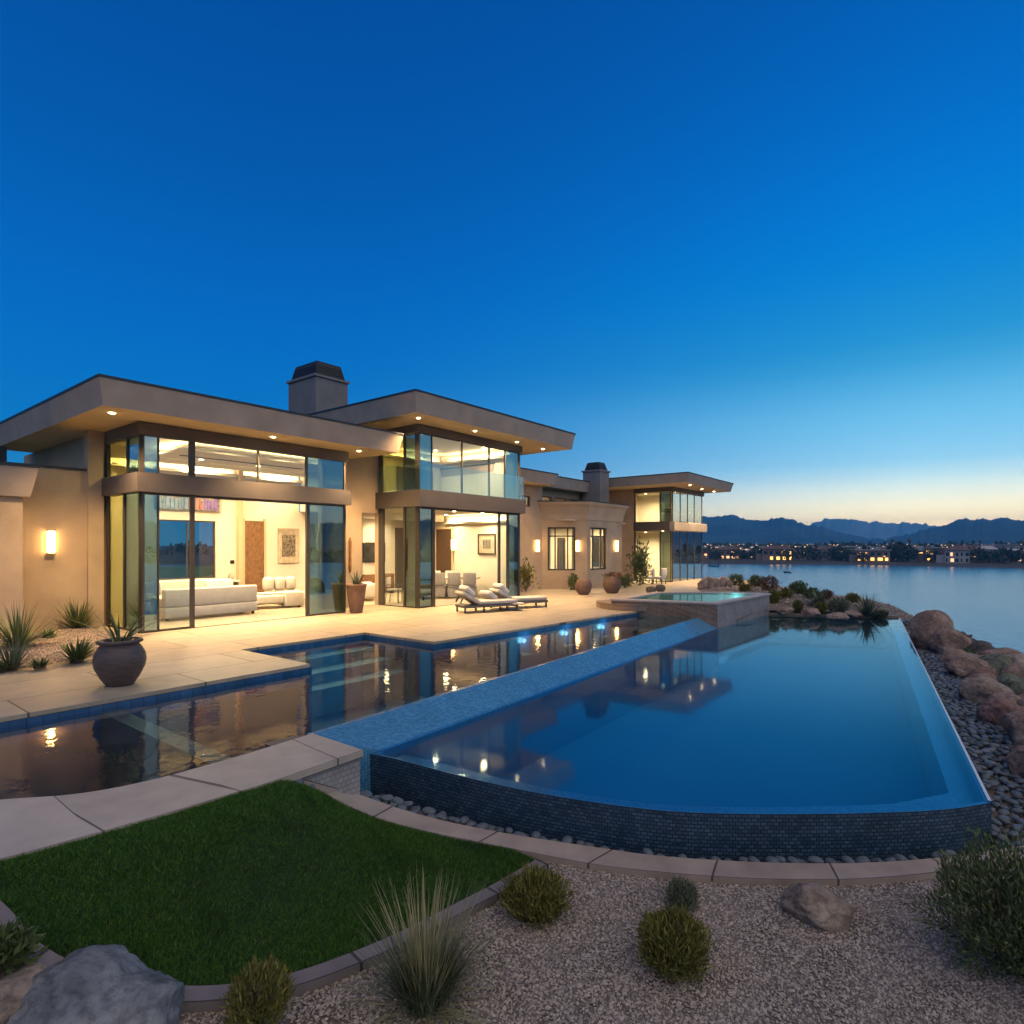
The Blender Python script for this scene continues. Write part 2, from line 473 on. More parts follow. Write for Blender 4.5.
def rock_mat(name, light, dark, crack=.55, scale=2.2):
    m, nt, out = new_mat(name)
    b = N(nt, "ShaderNodeBsdfPrincipled"); b.inputs['Roughness'].default_value = .9; b.inputs['Specular IOR Level'].default_value = .25
    n1 = noise_tex(nt, scale, 8, rough=.65); n2 = noise_tex(nt, scale * 9, 6, rough=.7); n3 = noise_tex(nt, scale * 40, 4, rough=.7)
    tc = N(nt, "ShaderNodeTexCoord"); vo = N(nt, "ShaderNodeTexVoronoi"); vo.feature = 'DISTANCE_TO_EDGE'; vo.inputs['Scale'].default_value = scale * .7
    wv = N(nt, "ShaderNodeVectorMath"); wv.operation = 'ADD'; sc_ = N(nt, "ShaderNodeVectorMath"); sc_.operation = 'SCALE'; sc_.inputs['Scale'].default_value = .35
    nt.links.new(n1.outputs['Color'], sc_.inputs[0]); nt.links.new(tc.outputs['Object'], wv.inputs[0]); nt.links.new(sc_.outputs[0], wv.inputs[1]); nt.links.new(wv.outputs[0], vo.inputs['Vector'])
    c1 = ramp(nt, n1.outputs[0], [(.34, dark), (.5, tuple((a + c) / 2 for a, c in zip(light, dark))), (.64, light)])
    c2 = ramp(nt, n2.outputs[0], [(.34, (.55, .55, .55)), (.55, (1, 1, 1)), (.72, (1.0, .98, .95))])
    c3 = ramp(nt, vo.outputs['Distance'], [(0, (1 - crack,) * 3), (.035, (1, 1, 1))])
    m1 = N(nt, "ShaderNodeMix", data_type='RGBA', blend_type='MULTIPLY'); m1.inputs[0].default_value = 1; nt.links.new(c1, m1.inputs[6]); nt.links.new(c2, m1.inputs[7])
    m2 = N(nt, "ShaderNodeMix", data_type='RGBA', blend_type='MULTIPLY'); m2.inputs[0].default_value = 1; nt.links.new(m1.outputs[2], m2.inputs[6]); nt.links.new(c3, m2.inputs[7])
    nt.links.new(m2.outputs[2], b.inputs['Base Color'])
    a1 = N(nt, "ShaderNodeMath", operation='MULTIPLY_ADD'); a1.inputs[1].default_value = .5; nt.links.new(n3.outputs[0], a1.inputs[0]); nt.links.new(n2.outputs[0], a1.inputs[2])
    a2 = N(nt, "ShaderNodeMath", operation='MINIMUM'); a2.inputs[1].default_value = .05; nt.links.new(vo.outputs['Distance'], a2.inputs[0])
    a3 = N(nt, "ShaderNodeMath", operation='MULTIPLY_ADD'); a3.inputs[1].default_value = 5; nt.links.new(a2.outputs[0], a3.inputs[0]); nt.links.new(a1.outputs[0], a3.inputs[2])
    bm = N(nt, "ShaderNodeBump"); bm.inputs['Strength'].default_value = .9; bm.inputs['Distance'].default_value = .03
    nt.links.new(a3.outputs[0], bm.inputs['Height']); nt.links.new(bm.outputs[0], b.inputs['Normal']); nt.links.new(b.outputs[0], out.inputs[0])
    return m
M['boulder_grey'] = rock_mat('grey_granite', (.42, .42, .42), (.13, .135, .145), .30, 2.0)
M['boulder_brown'] = rock_mat('brown_sandstone', (.52, .36, .275), (.25, .16, .12), .3)
M['boulder_tan'] = rock_mat('tan_sandstone', (.55, .42, .32), (.28, .20, .155), .3)
M['boulder_moss'] = rock_mat('mossy_stone', (.26, .27, .19), (.14, .14, .10))
M['boulder_dark'] = rock_mat('dark_stone', (.19, .155, .14), (.08, .07, .065))
M['leaf_olive'] = mat('olive_leaf', (.26, .22, .045), .6, col2=(.08, .085, .018), island=True)
M['leaf_green'] = mat('green_leaf', (.14, .18, .055), .6, col2=(.045, .07, .02), island=True)
M['leaf_grey'] = mat('grey_green_leaf', (.20, .22, .13), .65, col2=(.075, .09, .05), island=True)
M['leaf_brown'] = mat('brown_leaf', (.24, .135, .08), .7, col2=(.09, .05, .032), island=True)
M['agave'] = mat('agave_leaf', (.22, .25, .09), .5, col2=(.06, .09, .035), island=True)
M['straw'] = mat('straw_blade', (.50, .40, .20), .7, col2=(.20, .20, .09), island=True)
M['grass_green'] = mat('grass_blade', (.15, .19, .09), .6, col2=(.05, .08, .04), island=True)
M['leaf_bush'] = mat('bush_leaf', (.17, .20, .07), .6, col2=(.06, .08, .028), island=True)
M['twig'] = mat('twig_bark', (.10, .07, .05), .9, .3, 10)
M['pot_brown'] = mat('brown_glazed_clay', (.105, .075, .07), .5, .25, 6, .5, 12, stretch=(1, 1, 5))
M['pot_red'] = mat('red_clay', (.19, .105, .075), .6, .2, 5)
M['soil'] = mat('potting_soil', (.04, .03, .022), .95, .3, 20)
M['canvas'] = mat('pale_canvas', (.52, .43, .30), .8, .2, 6)
M['art_dark'] = mat('charcoal_relief', (.30, .24, .17), .8, .3, 16, col2=(.02, .018, .016))
M['art_grey'] = mat('grey_print', (.32, .29, .24), .8, .3, 12, col2=(.08, .07, .06))
M['lounger_frame'] = mat('lounger_frame_metal', (.12, .115, .11), .5, .1, 5, metallic=.3)
M['lake'] = None
M['rock_hazed'] = mat('hazed_mountain_rock', (.27, .30, .35), .95, .2, .004, 0)  # haze over the farthest ridge put into its paler, bluish rock colour
M['rock_far'] = mat('mountain_rock', (.05, .058, .072), .95, .35, .004, 0)
M['shore_land'] = mat('shore_land', (.075, .065, .055), .95, .3, .02)
M['far_leaf'] = mat('far_foliage', (.10, .11, .075), .8, col2=(.035, .042, .03), island=True)
M['far_wall_pale'] = mat('far_pale_wall', (.42, .36, .32), .85, .1, .2)
M['far_wall_tan'] = mat('far_tan_wall', (.26, .17, .13), .85, .1, .2)
M['far_roof'] = mat('far_roof', (.16, .09, .075), .85, .2, .3)
M['far_roof_pale'] = mat('far_pale_roof', (.45, .40, .38), .85, .2, .3)
M['cove'] = emit_mat('cove_glow', (1.0, .70, .36), 60.0)
M['far_glow'] = emit_mat('far_window_glow', (1.0, .52, .12), 3.0)
M['far_glow_red'] = emit_mat('far_window_glow_soft', (1.0, .52, .26), 1.9)
M['far_dark'] = mat('far_dark_window', (.03, .035, .045), .2, .1, 1)

def lake_mat():
    m, nt, out = new_mat('lake_water')
    b = N(nt, "ShaderNodeBsdfPrincipled")
    b.inputs['Base Color'].default_value = (.09, .21, .32, 1); b.inputs['Roughness'].default_value = .22
    b.inputs['IOR'].default_value = 1.33; b.inputs['Specular IOR Level'].default_value = .6
    n1 = noise_tex(nt, .9, 3, stretch=(1, 1, 1)); n2 = noise_tex(nt, .12, 2)
    ad = N(nt, "ShaderNodeMath", operation='ADD'); nt.links.new(n1.outputs[0], ad.inputs[0]); nt.links.new(n2.outputs[0], ad.inputs[1])
    bm = N(nt, "ShaderNodeBump"); bm.inputs['Strength'].default_value = .16; bm.inputs['Distance'].default_value = .2
    nt.links.new(ad.outputs[0], bm.inputs['Height']); nt.links.new(bm.outputs[0], b.inputs['Normal'])
    nt.links.new(b.outputs[0], out.inputs[0])
    return m
M['lake'] = lake_mat()
# ------------------------------------------------------------------ outlines of the place (metres, X along the facade, Y towards the house)
COP_IN = smooth_line([(-4, 7.3), (-1.5, 7.05), (0, 6.75), (.7, 6.48), (1.24, 6.12), (1.65, 5.78), (2.13, 5.62), (2.93, 5.60), (3.75, 5.66)], 5)
COP_OUT = smooth_line([(-4, 6.0), (-1.5, 5.75), (0, 5.28), (.5, 5.10), (1.0, 4.95), (1.79, 4.84), (2.4, 4.79), (2.81, 4.77), (3.75, 4.80)], 5)
UPPER = COP_IN + [(3.93, 5.95), (17.76, 6.70), (17.76, 8.40), (8.95, 9.10), (8.95, 11.38), (5.95, 11.38), (5.95, 9.05), (-4, 9.05)]
RIM = smooth_line([(4.40, 5.92), (4.52, 5.45), (4.58, 5.0), (4.64, 4.3), (4.78, 3.45), (5.03, 2.62), (5.34, 2.0), (6.02, 1.10), (6.72, .33), (7.24, -.07)], 6)
LOWER = RIM + [(24.05, 2.18), (22.45, 5.98), (17.76, 6.14)]
DECK = [(-8, 9.05), (5.95, 9.05), (5.95, 11.38), (8.95, 11.38), (8.95, 9.10), (17.76, 8.40), (17.76, 6.24), (22.6, 6.24),
        (23.0, 7.3), (25.0, 9.2), (28.4, 10.9), (32, 11.6), (37.5, 12.6), (38, 25), (-8, 25)]
def from_photo(l): return smooth_line([(*P(x, y, z), z) for x, y, z in l], 5)
PATH_IN = from_photo([(290, 777.5, -.03), (325, 787, -.22), (358, 796, -.45), (401, 811, -.62), (450, 824, -.70), (516, 837, -.73), (614, 852, -.74), (660, 858, -.74), (720, 862.5, -.74), (781, 865, -.74), (845, 865.5, -.74), (902, 863, -.74), (950, 858.5, -.74), (990, 853, -.74), (1050, 843, -.75), (1120, 829, -.76)])
PATH_OUT = from_photo([(279, 780.5, -.03), (306, 791, -.20), (340, 805, -.40), (382, 822, -.58), (432, 835, -.68), (496, 848, -.73), (590, 866, -.74), (650, 873.5, -.74), (715, 879, -.74), (785, 882, -.74), (855, 881.5, -.74), (916, 877, -.74), (970, 870, -.74), (1020, 862, -.74), (1090, 850, -.75), (1180, 834, -.76)])
_k = [((-60, 870), -.06), ((0, 905), -.14), ((36, 945), -.22), ((80, 970), -.33), ((140, 986), -.43), ((200, 991), -.50), ((270, 983), -.57), ((330, 965), -.62), ((400, 936), -.67), ((460, 905), -.71), ((502, 883), -.735), ((537, 862), -.745)]
KERB_IN = [(*P(*p, z), z) for p, z in _k]
KERB_IN = smooth_line(KERB_IN, 4)
LAND = [(-20, -7), (3, -5), (8, -2.2), (12, -1.5), (16, -.85), (20, -.05), (23.5, .9), (25.8, 2.4), (28.8, 5.2), (32, 8.2), (38.5, 11.2), (39.5, 27), (-20, 27)]
LAKE_Z = -6.0

_ctrl = [(-4, 5.9, -.06), (-1.5, 5.65, -.06), (0, 5.2, -.06), (1.0, 4.88, -.06), (1.79, 4.78, -.06), (2.4, 4.74, -.06), (2.81, 4.70, -.06),
         (4, 1, -.80), (5, -1, -.85), (7, -1.1, -.85), (3, 1, -.78), (1.9, 2.6, -.68), (2.6, 2.4, -.74), (1, 3.0, -.55), (.4, 3.6, -.42), (0, 2.2, -.62), (0, 0, -.78), (-2, 3, -.4), (-3, 5, -.15),
         (-4, 0, -.7), (9, -.7, -.80), (12, -.5, -.80), (16, .2, -.80), (20, .9, -.80), (23, 1.5, -.74), (24.2, 1.9, -.5), (24.5, 3.0, -.22), (23.6, 5.0, -.16), (23.3, 6.2, -.14), (25.0, 4.5, .02), (25.5, 6.0, .08), (26, 7.5, .05), (28, 8.5, .10),
         (23.6, 7.4, -.05), (26.5, 9.4, -.04), (31, 9.8, .06), (34, 10.6, .02), (8, -4, -.9), (-6, -6, -.9)]
def dense(l, st=.09):
    out = []
    for a, b in zip(l[:-1], l[1:]):
        n = max(1, int(math.hypot(b[0] - a[0], b[1] - a[1]) / st))
        out += [tuple(np.array(a) + (np.array(b) - np.array(a)) * k / n) for k in range(n)]
    return out
_ctrl += [(p[0], p[1], p[2] - .06) for p in dense(PATH_IN)] + [(p[0], p[1], p[2] - .035) for p in dense(PATH_OUT)]
_ctrl += [(p[0], p[1], p[2] - .035) for p in dense(KERB_IN)] + [(p[0], p[1], -.065) for p in dense(COP_OUT) if p[0] < 2.84]
_ctrl += [(p[0], p[1], -.92) for p in dense(offset_line(RIM, .04), .2)]
_ctrl += [(4.0, 5.2, -.92), (4.2, 5.6, -.92)]
_ctrl += [(24.5, 2.5, -.34), (23.9, 4, -.34), (23.3, 5.5, -.33), (22.95, 6.3, -.30), (25.0, 3.4, -.05), (24.6, 4.8, .0), (24.1, 6.0, .0), (23.7, 6.9, .02), (25.4, 4.2, .08)]
_C = np.array(_ctrl)

def seg_dist(poly, X, Y):
    d = np.full(X.shape, 1e9)
    for i in range(len(poly)):
        ax, ay = poly[i][:2]; bx, by = poly[(i + 1) % len(poly)][:2]
        ux, uy = bx - ax, by - ay; L = ux * ux + uy * uy
        t = np.clip(((X - ax) * ux + (Y - ay) * uy) / L, 0, 1)
        d = np.minimum(d, np.hypot(X - ax - t * ux, Y - ay - t * uy))
    return d

def height(X, Y):
    X = np.asarray(X, float); Y = np.asarray(Y, float)
    num = np.zeros(X.shape); den = np.zeros(X.shape)
    for x, y, z in _C:
        w = 1 / (((X - x) ** 2 + (Y - y) ** 2) ** 1.9 + 1e-5)
        num += w * z; den += w
    h = num / den
    out = ~inside(LAND, X, Y)
    d = seg_dist(LAND, X, Y)
    h = np.where(out, h - np.minimum(d * .8, 9), h)
    return h
def hz(x, y): return float(height(np.array([x]), np.array([y]))[0])

# ground: one sheet, holes only where the pools are dug in
gx = np.arange(-12, 46.01, .14); gy = np.arange(-14, 15.01, .14)
GX, GY = np.meshgrid(gx, gy)
GZ = height(GX, GY)
rng = np.random.default_rng(3)
TRN = [(p[0], p[1]) for p in offset_line(PATH_IN, 0)] + [(8.6, -.6)] + [(p[0], p[1]) for p in RIM[::-1]] + [(3.7, 5.7)]
GZ = np.where(inside(DECK, GX, GY), -.35, GZ)
GZ += np.where(inside(DECK, GX, GY), 0, (rng.random(GZ.shape) - .5) * .012)
nx_, ny_ = len(gx), len(gy)
idx = np.arange(nx_ * ny_).reshape(ny_, nx_)
q = np.stack([idx[:-1, :-1], idx[:-1, 1:], idx[1:, 1:], idx[1:, :-1]], -1).reshape(-1, 4)
cxm = (GX[:-1, :-1] + .07).ravel(); cym = (GY[:-1, :-1] + .07).ravel()
COP_POLY = COP_IN + COP_OUT[::-1]
keep = ~(inside(UPPER, cxm, cym) | inside(LOWER, cxm, cym) | inside([(3.7, 5.6), (4.7, 5.55), (17.8, 6.1), (17.8, 6.8), (3.9, 6.0)], cxm, cym))
ground = np_mesh('ground', np.stack([GX, GY, GZ], -1).reshape(-1, 3), q[keep], M['gravel_bed'], smooth=True)
tag(ground, kind='structure')

# lake
mb = MB(); mb.face([(-4800, -4800, LAKE_Z), (4800, -4800, LAKE_Z), (4800, 4800, LAKE_Z), (-4800, 4800, LAKE_Z)])
lake = mb.build('lake_water', M['lake']); tag(lake, kind='structure')

# patio slab (also the house floor plate)
mb = MB(); mb.prism(DECK, -.055, 0)
o = mb.build('patio', M['paver']); tag(o, kind='structure')
# coping between lawn and pool
def flat_strip(name, A, B, mat_, z0, z1, thick, kind='structure'):
    mb = MB()
    a = [(p[0], p[1], (p[2] if len(p) > 2 else 0) + z1) for p in A]; b = [(p[0], p[1], (p[2] if len(p) > 2 else 0) + z1) for p in B]
    mb.strip(a, b)
    la = [(p[0], p[1], p[2] - thick) for p in a]; lb = [(p[0], p[1], p[2] - thick) for p in b]
    mb.strip(la, a); mb.strip(b, lb)
    for k in (0, -1):
        f = [la[k], lb[k], b[k], a[k]]
        if k == -1: f = f[::-1]
        mb.face(f, [(0, 0), (.8, 0), (.8, thick), (0, thick)])
    o = mb.build(name, mat_); tag(o, kind=kind)
    return o
flat_strip('pool_coping', COP_OUT, COP_IN, M['coping'], 0, 0.0, .07)
flat_strip('garden_path', PATH_OUT, PATH_IN, M['path'], 0, .02, .16)
KERB_OUT = [(p[0], p[1], p[2]) for p in KERB_IN]
_ko = offset_line([(p[0], p[1]) for p in KERB_IN], -.13)
KERB_OUT = [(a[0], a[1], p[2]) for a, p in zip(_ko, KERB_IN)]
flat_strip('kerb', KERB_OUT, KERB_IN, M['kerb'], 0, .03, .14)

# upper pool
pool = empty('swimming_pool', (10, 7.5, -1.2), 'long upper swimming pool with dark blue waterline tile beside the patio', 'pool')
mb = MB(); mb.prism(UPPER, -1.30, -1.2)
mb.build('pool_floor', M['upper_floor'], pool)
mb = MB()
wall_line = [(17.76, 8.40), (8.95, 9.10), (8.95, 11.38), (5.95, 11.38), (5.95, 9.05), (-4, 9.05)]
w = [(p[0] + (.02 if i in (3, 4) else 0) - (.02 if i in (1, 2) else 0), p[1] - .02) for i, p in enumerate(wall_line)]
mb.strip([(p[0], p[1], -.34) for p in w], [(p[0], p[1], -.056) for p in w])
mb.build('waterline_tile', M['blue_tile'], pool)
mb = MB(); mb.strip([(p[0], p[1] - .002, -1.2) for p in w], [(p[0], p[1] - .002, -.342) for p in w])
mb.build('pool_wall', M['upper_floor'], pool)
mb = MB(); c = [(p[0], p[1]) for p in offset_line(COP_IN, .03)]
mb.strip([(p[0], p[1], -1.2) for p in c], [(p[0], p[1], -.071) for p in c])
mb.build('tile_wall', M['blue_tile'], pool)
mb = MB(); mb.box(2.84, 3.06, 5.64, 9.02, -1.2, -.15); mb.build('submerged_divider', M['coping'], pool)
for k in range(3):
    pass
mb = MB()
for k in range(3): mb.box(5.98, 8.92, 11.36 - .5 * (k + 1), 11.36 - .5 * k - .003, -1.2, -.30 - .2 * k)
mb.build('entry_steps', M['step_tile'], pool)
# base under the coping, its end shows as a bluish tiled wall
mb = MB(); A = offset_line(COP_OUT, .025); Bq = offset_line(COP_IN, -.025)
A = A[:-1] + [(3.73, A[-1][1])]; Bq = Bq[:-1] + [(3.73, Bq[-1][1])]
mb.prism(A + Bq[::-1], -1.2, -.072)
mb.build('coping_base', M['spa_side'], pool)
mb = MB(); mb.box(3.36, 3.74, 5.70, 5.93, -.16, -.065); mb.build('skimmer_lid', M['coping'], pool)
for px, py in ((515, 634), (560, 627.5), (596, 621.5)):
    x = P(px, py, -.16)[0]; yy = 9.10 + (x - 8.95) * (8.40 - 9.10) / (17.76 - 8.95)
    mb = MB(); mb.tube([(x, yy - .022, -.30), (x - .004, yy - .04, -.30)], .06, 16)
    lo = mb.build('pool_lamp', M['pool_lamp'], pool)
    ld = bpy.data.lights.new('pool_lamp', 'POINT'); ld.energy = 6; ld.color = (.3, .85, 1.0); ld.shadow_soft_size = .08
    ll = link('pool_light', ld, lo); ll.location = (x, yy - .14, -.30)
# sloping weir between the two pools
mb = MB()
T = [(3.93, 5.95, -.118), (10.8, 6.31, -.118), (17.76, 6.70, -.118)]; Bw = [(4.67, 5.60, -.42), (11.0, 5.86, -.42), (17.76, 6.13, -.42)]
T2 = [(p[0], p[1] + .10, -.121) for p in T]
mb.strip(Bw, T); mb.strip(T, T2)
mb.strip(T2, [(p[0], p[1], -1.2) for p in T2])
mb.face([(3.75, 5.68, -.10), (4.67, 5.60, -.42), (3.93, 5.95, -.118)], [(0, 0), (.9, 0), (.3, .4)])
mb.face([(3.75, 5.68, -.10), (3.75, 5.4, -1.2), (4.67, 5.58, -1.2), (4.67, 5.60, -.42)], [(0, 1.1), (0, 0), (.95, 0), (.95, .8)])
mb.build('spillway', M['weir_tile'], pool)
mb = MB(); mb.strip([(p[0], p[1], -1.5) for p in Bw], [(p[0], p[1], -.421) for p in Bw]); mb.build('deep_wall', M['deep_wall'], pool)
mb = MB(); mb.face([(p[0], p[1], -.12) for p in UPPER])
o = mb.build('pool_water', M['upper_water']); tag(o, kind='structure')

# lower infinity pool
inf = empty('infinity_pool', (13, 3.5, -1.5), 'wide lower infinity pool with a curved dark mosaic front wall', 'pool')
RL = RIM + [(24.05, 2.18)]
mb = MB()
mb.strip([(p[0], p[1], -1.3) for p in RIM], [(p[0], p[1], -.412) for p in RIM])
mb.strip([(7.24, -.07, -1.3), (24.05, 2.18, -1.3), (22.45, 5.98, -1.3)], [(7.24, -.07, -.412), (24.05, 2.18, -.412), (22.45, 5.98, -.412)])
mb.build('mosaic_wall', M['dark_mosaic'], inf)
cap_in = offset_line(RL, .045)
mb = MB(); mb.strip([(p[0], p[1], -.411) for p in RL], [(p[0], p[1], -.411) for p in cap_in])
mb.strip([(p[0], p[1], -.411) for p in cap_in], [(p[0], p[1], -.56) for p in cap_in])
mb.build('rim_cap', M['rim_tile'], inf)
mb = MB(); mb.strip([(7.25, -.072, -.398), (24.05, 2.178, -.398)], [(7.247, -.045, -.398), (24.047, 2.205, -.398)])
mb.strip([(7.25, -.072, -.43), (24.05, 2.178, -.43)], [(7.25, -.072, -.398), (24.05, 2.178, -.398)])
mb.build('edge_glint', mat('edge_glint_tone', (.62, .64, .66), .35, .05, 3), inf)  # pale strip painted in for light caught by the water film
near_in = [q for p, q in zip(RIM, offset_line(RIM, .50)) if p[0] < 6.75]
m_ = len(near_in)
L_in = [(p[0], p[1], -.56) for p in near_in] + [(7.72, .27, -.56), (23.7, 2.42, -.56)]
L_out = [(p[0], p[1], -.56) for p in offset_line(RIM, .04)][:m_] + [(7.26, -.03, -.56), (24.0, 2.21, -.56)]
mb = MB(); mb.strip(L_out, L_in); mb.strip(L_in, [(p[0], p[1], -1.5) for p in L_in])
mb.build('submerged_ledge', M['rim_tile'], inf)
mb = MB(); mb.face([(p[0], p[1], -1.5) for p in LOWER]); mb.build('pool_floor', M['pool_floor'], inf)
mb = MB(); mb.box(22.46, 22.75, 2.6, 5.97, -1.4, -.40, Matrix.Identity(4))
mb = MB(); mb.strip([(24.03, 2.22, -1.4), (22.43, 5.99, -1.4)], [(24.03, 2.22, -.34), (22.43, 5.99, -.34)])
mb.strip([(24.03, 2.22, -.34), (22.43, 5.99, -.34)], [(24.42, 2.30, -.34), (22.80, 6.1, -.34)])
mb.strip([(24.42, 2.30, -.34), (24.42, 2.30, -1.2)], [(24.03, 2.22, -.34), (24.03, 2.22, -1.2)])
mb.build('back_wall', M['spa_stone'], inf)
mb = MB(); mb.face([(p[0], p[1], -.402) for p in offset_line(RIM, .004)] + [(24.04, 2.186), (22.44, 5.985), (17.76, 6.135)] and [(*p[:2], -.402) for p in LOWER])
o = mb.build('infinity_pool_water', M['lower_water']); tag(o, kind='structure')

# raised spa
spa = empty('spa', (19.8, 7.6, 0), 'raised spa with a pale mosaic side at the far end of the pools', 'spa')
SPO = [(17.70, 6.15), (23.2, 6.0), (22.6, 8.2), (20.75, 9.55), (17.0, 9.35)]
SPO = [(17.70, 6.15), (22.55, 5.95), (22.5, 7.4), (20.75, 9.55), (17.0, 9.30)]
mb = MB(); mb.strip([(17.70, 6.15, -1.3), (22.55, 5.98, -1.3)], [(17.70, 6.15, .29), (22.55, 5.98, .29)]); mb.strip([(22.55, 5.98, -.4), (22.5, 7.4, -.4), (20.75, 9.55, -.4)], [(22.55, 5.98, .29), (22.5, 7.4, .29), (20.75, 9.55, .29)])
mb.build('mosaic_side', M['spa_side'], spa)
mb = MB(); mb.strip([(20.75, 9.55, -.4), (17.0, 9.30, -.4), (17.70, 6.15, -1.3)], [(20.75, 9.55, .29), (17.0, 9.30, .29), (17.70, 6.15, .29)])
mb.build('stone_wall', M['spa_stone'], spa)
mb = MB(); mb.prism(smooth_line([(17.62, 7.9), (17.2, 8.25), (16.9, 8.8), (17.05, 9.6), (17.6, 10.2), (18.1, 10.1)], 4) + [(18.0, 7.9)], 0.002, .20)
mb.build('stone_ledge', M['spa_stone'], spa)
mb = MB()
n_ = len(SPO); ctr = (19.9, 7.6)
outer = [(ctr[0] + (p[0] - ctr[0]) * 1.012, ctr[1] + (p[1] - ctr[1]) * 1.02) for p in SPO]
inner = [(ctr[0] + (p[0] - ctr[0]) * .83, ctr[1] + (p[1] - ctr[1]) * .83) for p in SPO]
for i in range(n_):
    j = (i + 1) % n_
    a, b2, c2, d2 = outer[i], outer[j], inner[j], inner[i]
    mb.face([(*a, .34), (*b2, .34), (*c2, .34), (*d2, .34)]); mb.face([(*a, .29), (*b2, .29), (*b2, .34), (*a, .34)])
    mb.face([(*c2, .0), (*d2, .0), (*d2, .34), (*c2, .34)])
    mb.face([(*a, .29), (*d2, .29), (*c2, .29), (*b2, .29)])
mb.build('cap', M['spa_cap'], spa)
mb = MB(); mb.face([(*p, .012) for p in inner]); mb.build('spa_floor', M['spa_floor'], spa)
mb = MB(); mb.face([(*p, .30) for p in inner]); o = mb.build('spa_water', M['spa_water']); tag(o, kind='structure')
for fx, fy in ((21.9, 7.0), (20.6, 6.75)):
    mb = MB(); mb.tube([(fx, fy, .05), (fx, fy, .075)], .09, 14); lo = mb.build('spa_lamp', M['pool_lamp'], spa)
    ld = bpy.data.lights.new('spa_lamp', 'POINT'); ld.energy = 5; ld.color = (.3, .9, .95); ld.shadow_soft_size = .08
    ll = link('spa_light', ld, lo); ll.location = (fx, fy, .2)

# lawn: soil sheet + blades
LAWN = [(p[0], p[1]) for p in COP_OUT if p[0] > -1.2] 
LAWN = [p for p in LAWN if p[0] < 2.83] + [(p[0], p[1]) for p in PATH_OUT if p[1] > KERB_IN[-1][1] + .04 and p[0] < 4.3] + [(p[0], p[1]) for p in KERB_IN[::-1]]
lx = np.arange(-1.5, 4.6, .05); ly = np.arange(2.6, 6.2, .05)
LX, LY = np.meshgrid(lx, ly)
ii = np.arange(LX.size).reshape(LX.shape)
qq = np.stack([ii[:-1, :-1], ii[:-1, 1:], ii[1:, 1:], ii[1:, :-1]], -1).reshape(-1, 4)
kk = inside(LAWN, (LX[:-1, :-1] + .025).ravel(), (LY[:-1, :-1] + .025).ravel())
LZ = height(LX, LY) + .045
o = np_mesh('lawn_soil', np.stack([LX, LY, LZ], -1).reshape(-1, 3), qq[kk], M['turf_soil'], smooth=True); tag(o, kind='structure')
NB = 560000
bx = rng.uniform(-1.3, 4.4, NB); by = rng.uniform(2.7, 6.1, NB)
ok = inside(LAWN, bx, by); bx, by = bx[ok], by[ok]
bz = height(bx, by) + .043
nb = len(bx); ang = rng.uniform(0, 2 * np.pi, nb); hgt = rng.uniform(.013, .030, nb) * (1 + .25 * np.sin(bx * 3.1 + np.sin(by * 2.3)) * np.sin(by * 2.7)) + (rng.random(nb) > .99) * .02; lean = rng.normal(0, .014, (nb, 2)); wd = rng.uniform(.0018, .0032, nb)
v0 = np.stack([bx - np.cos(ang) * wd, by - np.sin(ang) * wd, bz], -1); v1 = np.stack([bx + np.cos(ang) * wd, by + np.sin(ang) * wd, bz], -1)
v2 = np.stack([bx + lean[:, 0], by + lean[:, 1], bz + hgt], -1)
vv = np.stack([v0, v1, v2], 1).reshape(-1, 3)
o = np_mesh('grass', vv, np.arange(nb * 3).reshape(-1, 3), M['turf']); tag(o, kind='stuff')

# loose stones: vectorised scatter of small faceted pebbles as one mesh
_t = (1 + 5 ** .5) / 2
ICO_V = np.array([(-1, _t, 0), (1, _t, 0), (-1, -_t, 0), (1, -_t, 0), (0, -1, _t), (0, 1, _t), (0, -1, -_t), (0, 1, -_t), (_t, 0, -1), (_t, 0, 1), (-_t, 0, -1), (-_t, 0, 1)]) / 1.9
ICO_F = np.array([(0, 11, 5), (0, 5, 1), (0, 1, 7), (0, 7, 10), (0, 10, 11), (1, 5, 9), (5, 11, 4), (11, 10, 2), (10, 7, 6), (7, 1, 8), (3, 9, 4), (3, 4, 2), (3, 2, 6), (3, 6, 8), (3, 8, 9), (4, 9, 5), (2, 4, 11), (6, 2, 10), (8, 6, 7), (9, 8, 1)])
def stones(name, x, y, z, size, material, flat=.6, smooth=False):
    n = len(x)
    V = ICO_V[None] * (1 + rng.normal(0, .16, (n, 12, 1)))
    V = V * np.stack([rng.uniform(.8, 1.3, n), rng.uniform(.6, 1.0, n), rng.uniform(flat * .7, flat * 1.2, n)], -1)[:, None, :]
    t = rng.normal(0, .35, n); c_, s_ = np.cos(t)[:, None], np.sin(t)[:, None]
    V = np.stack([V[..., 0] * c_ - V[..., 2] * s_, V[..., 1], V[..., 0] * s_ + V[..., 2] * c_], -1)
    a = rng.uniform(0, 6.28, n); c_, s_ = np.cos(a)[:, None], np.sin(a)[:, None]
    V = np.stack([V[..., 0] * c_ - V[..., 1] * s_, V[..., 0] * s_ + V[..., 1] * c_, V[..., 2]], -1) * size[:, None, None]
    V += np.stack([x, y, z], -1)[:, None, :]
    F = (ICO_F[None] + (np.arange(n) * 12)[:, None, None]).reshape(-1, 3)
    return np_mesh(name, V.reshape(-1, 3), F, material, smooth=smooth)

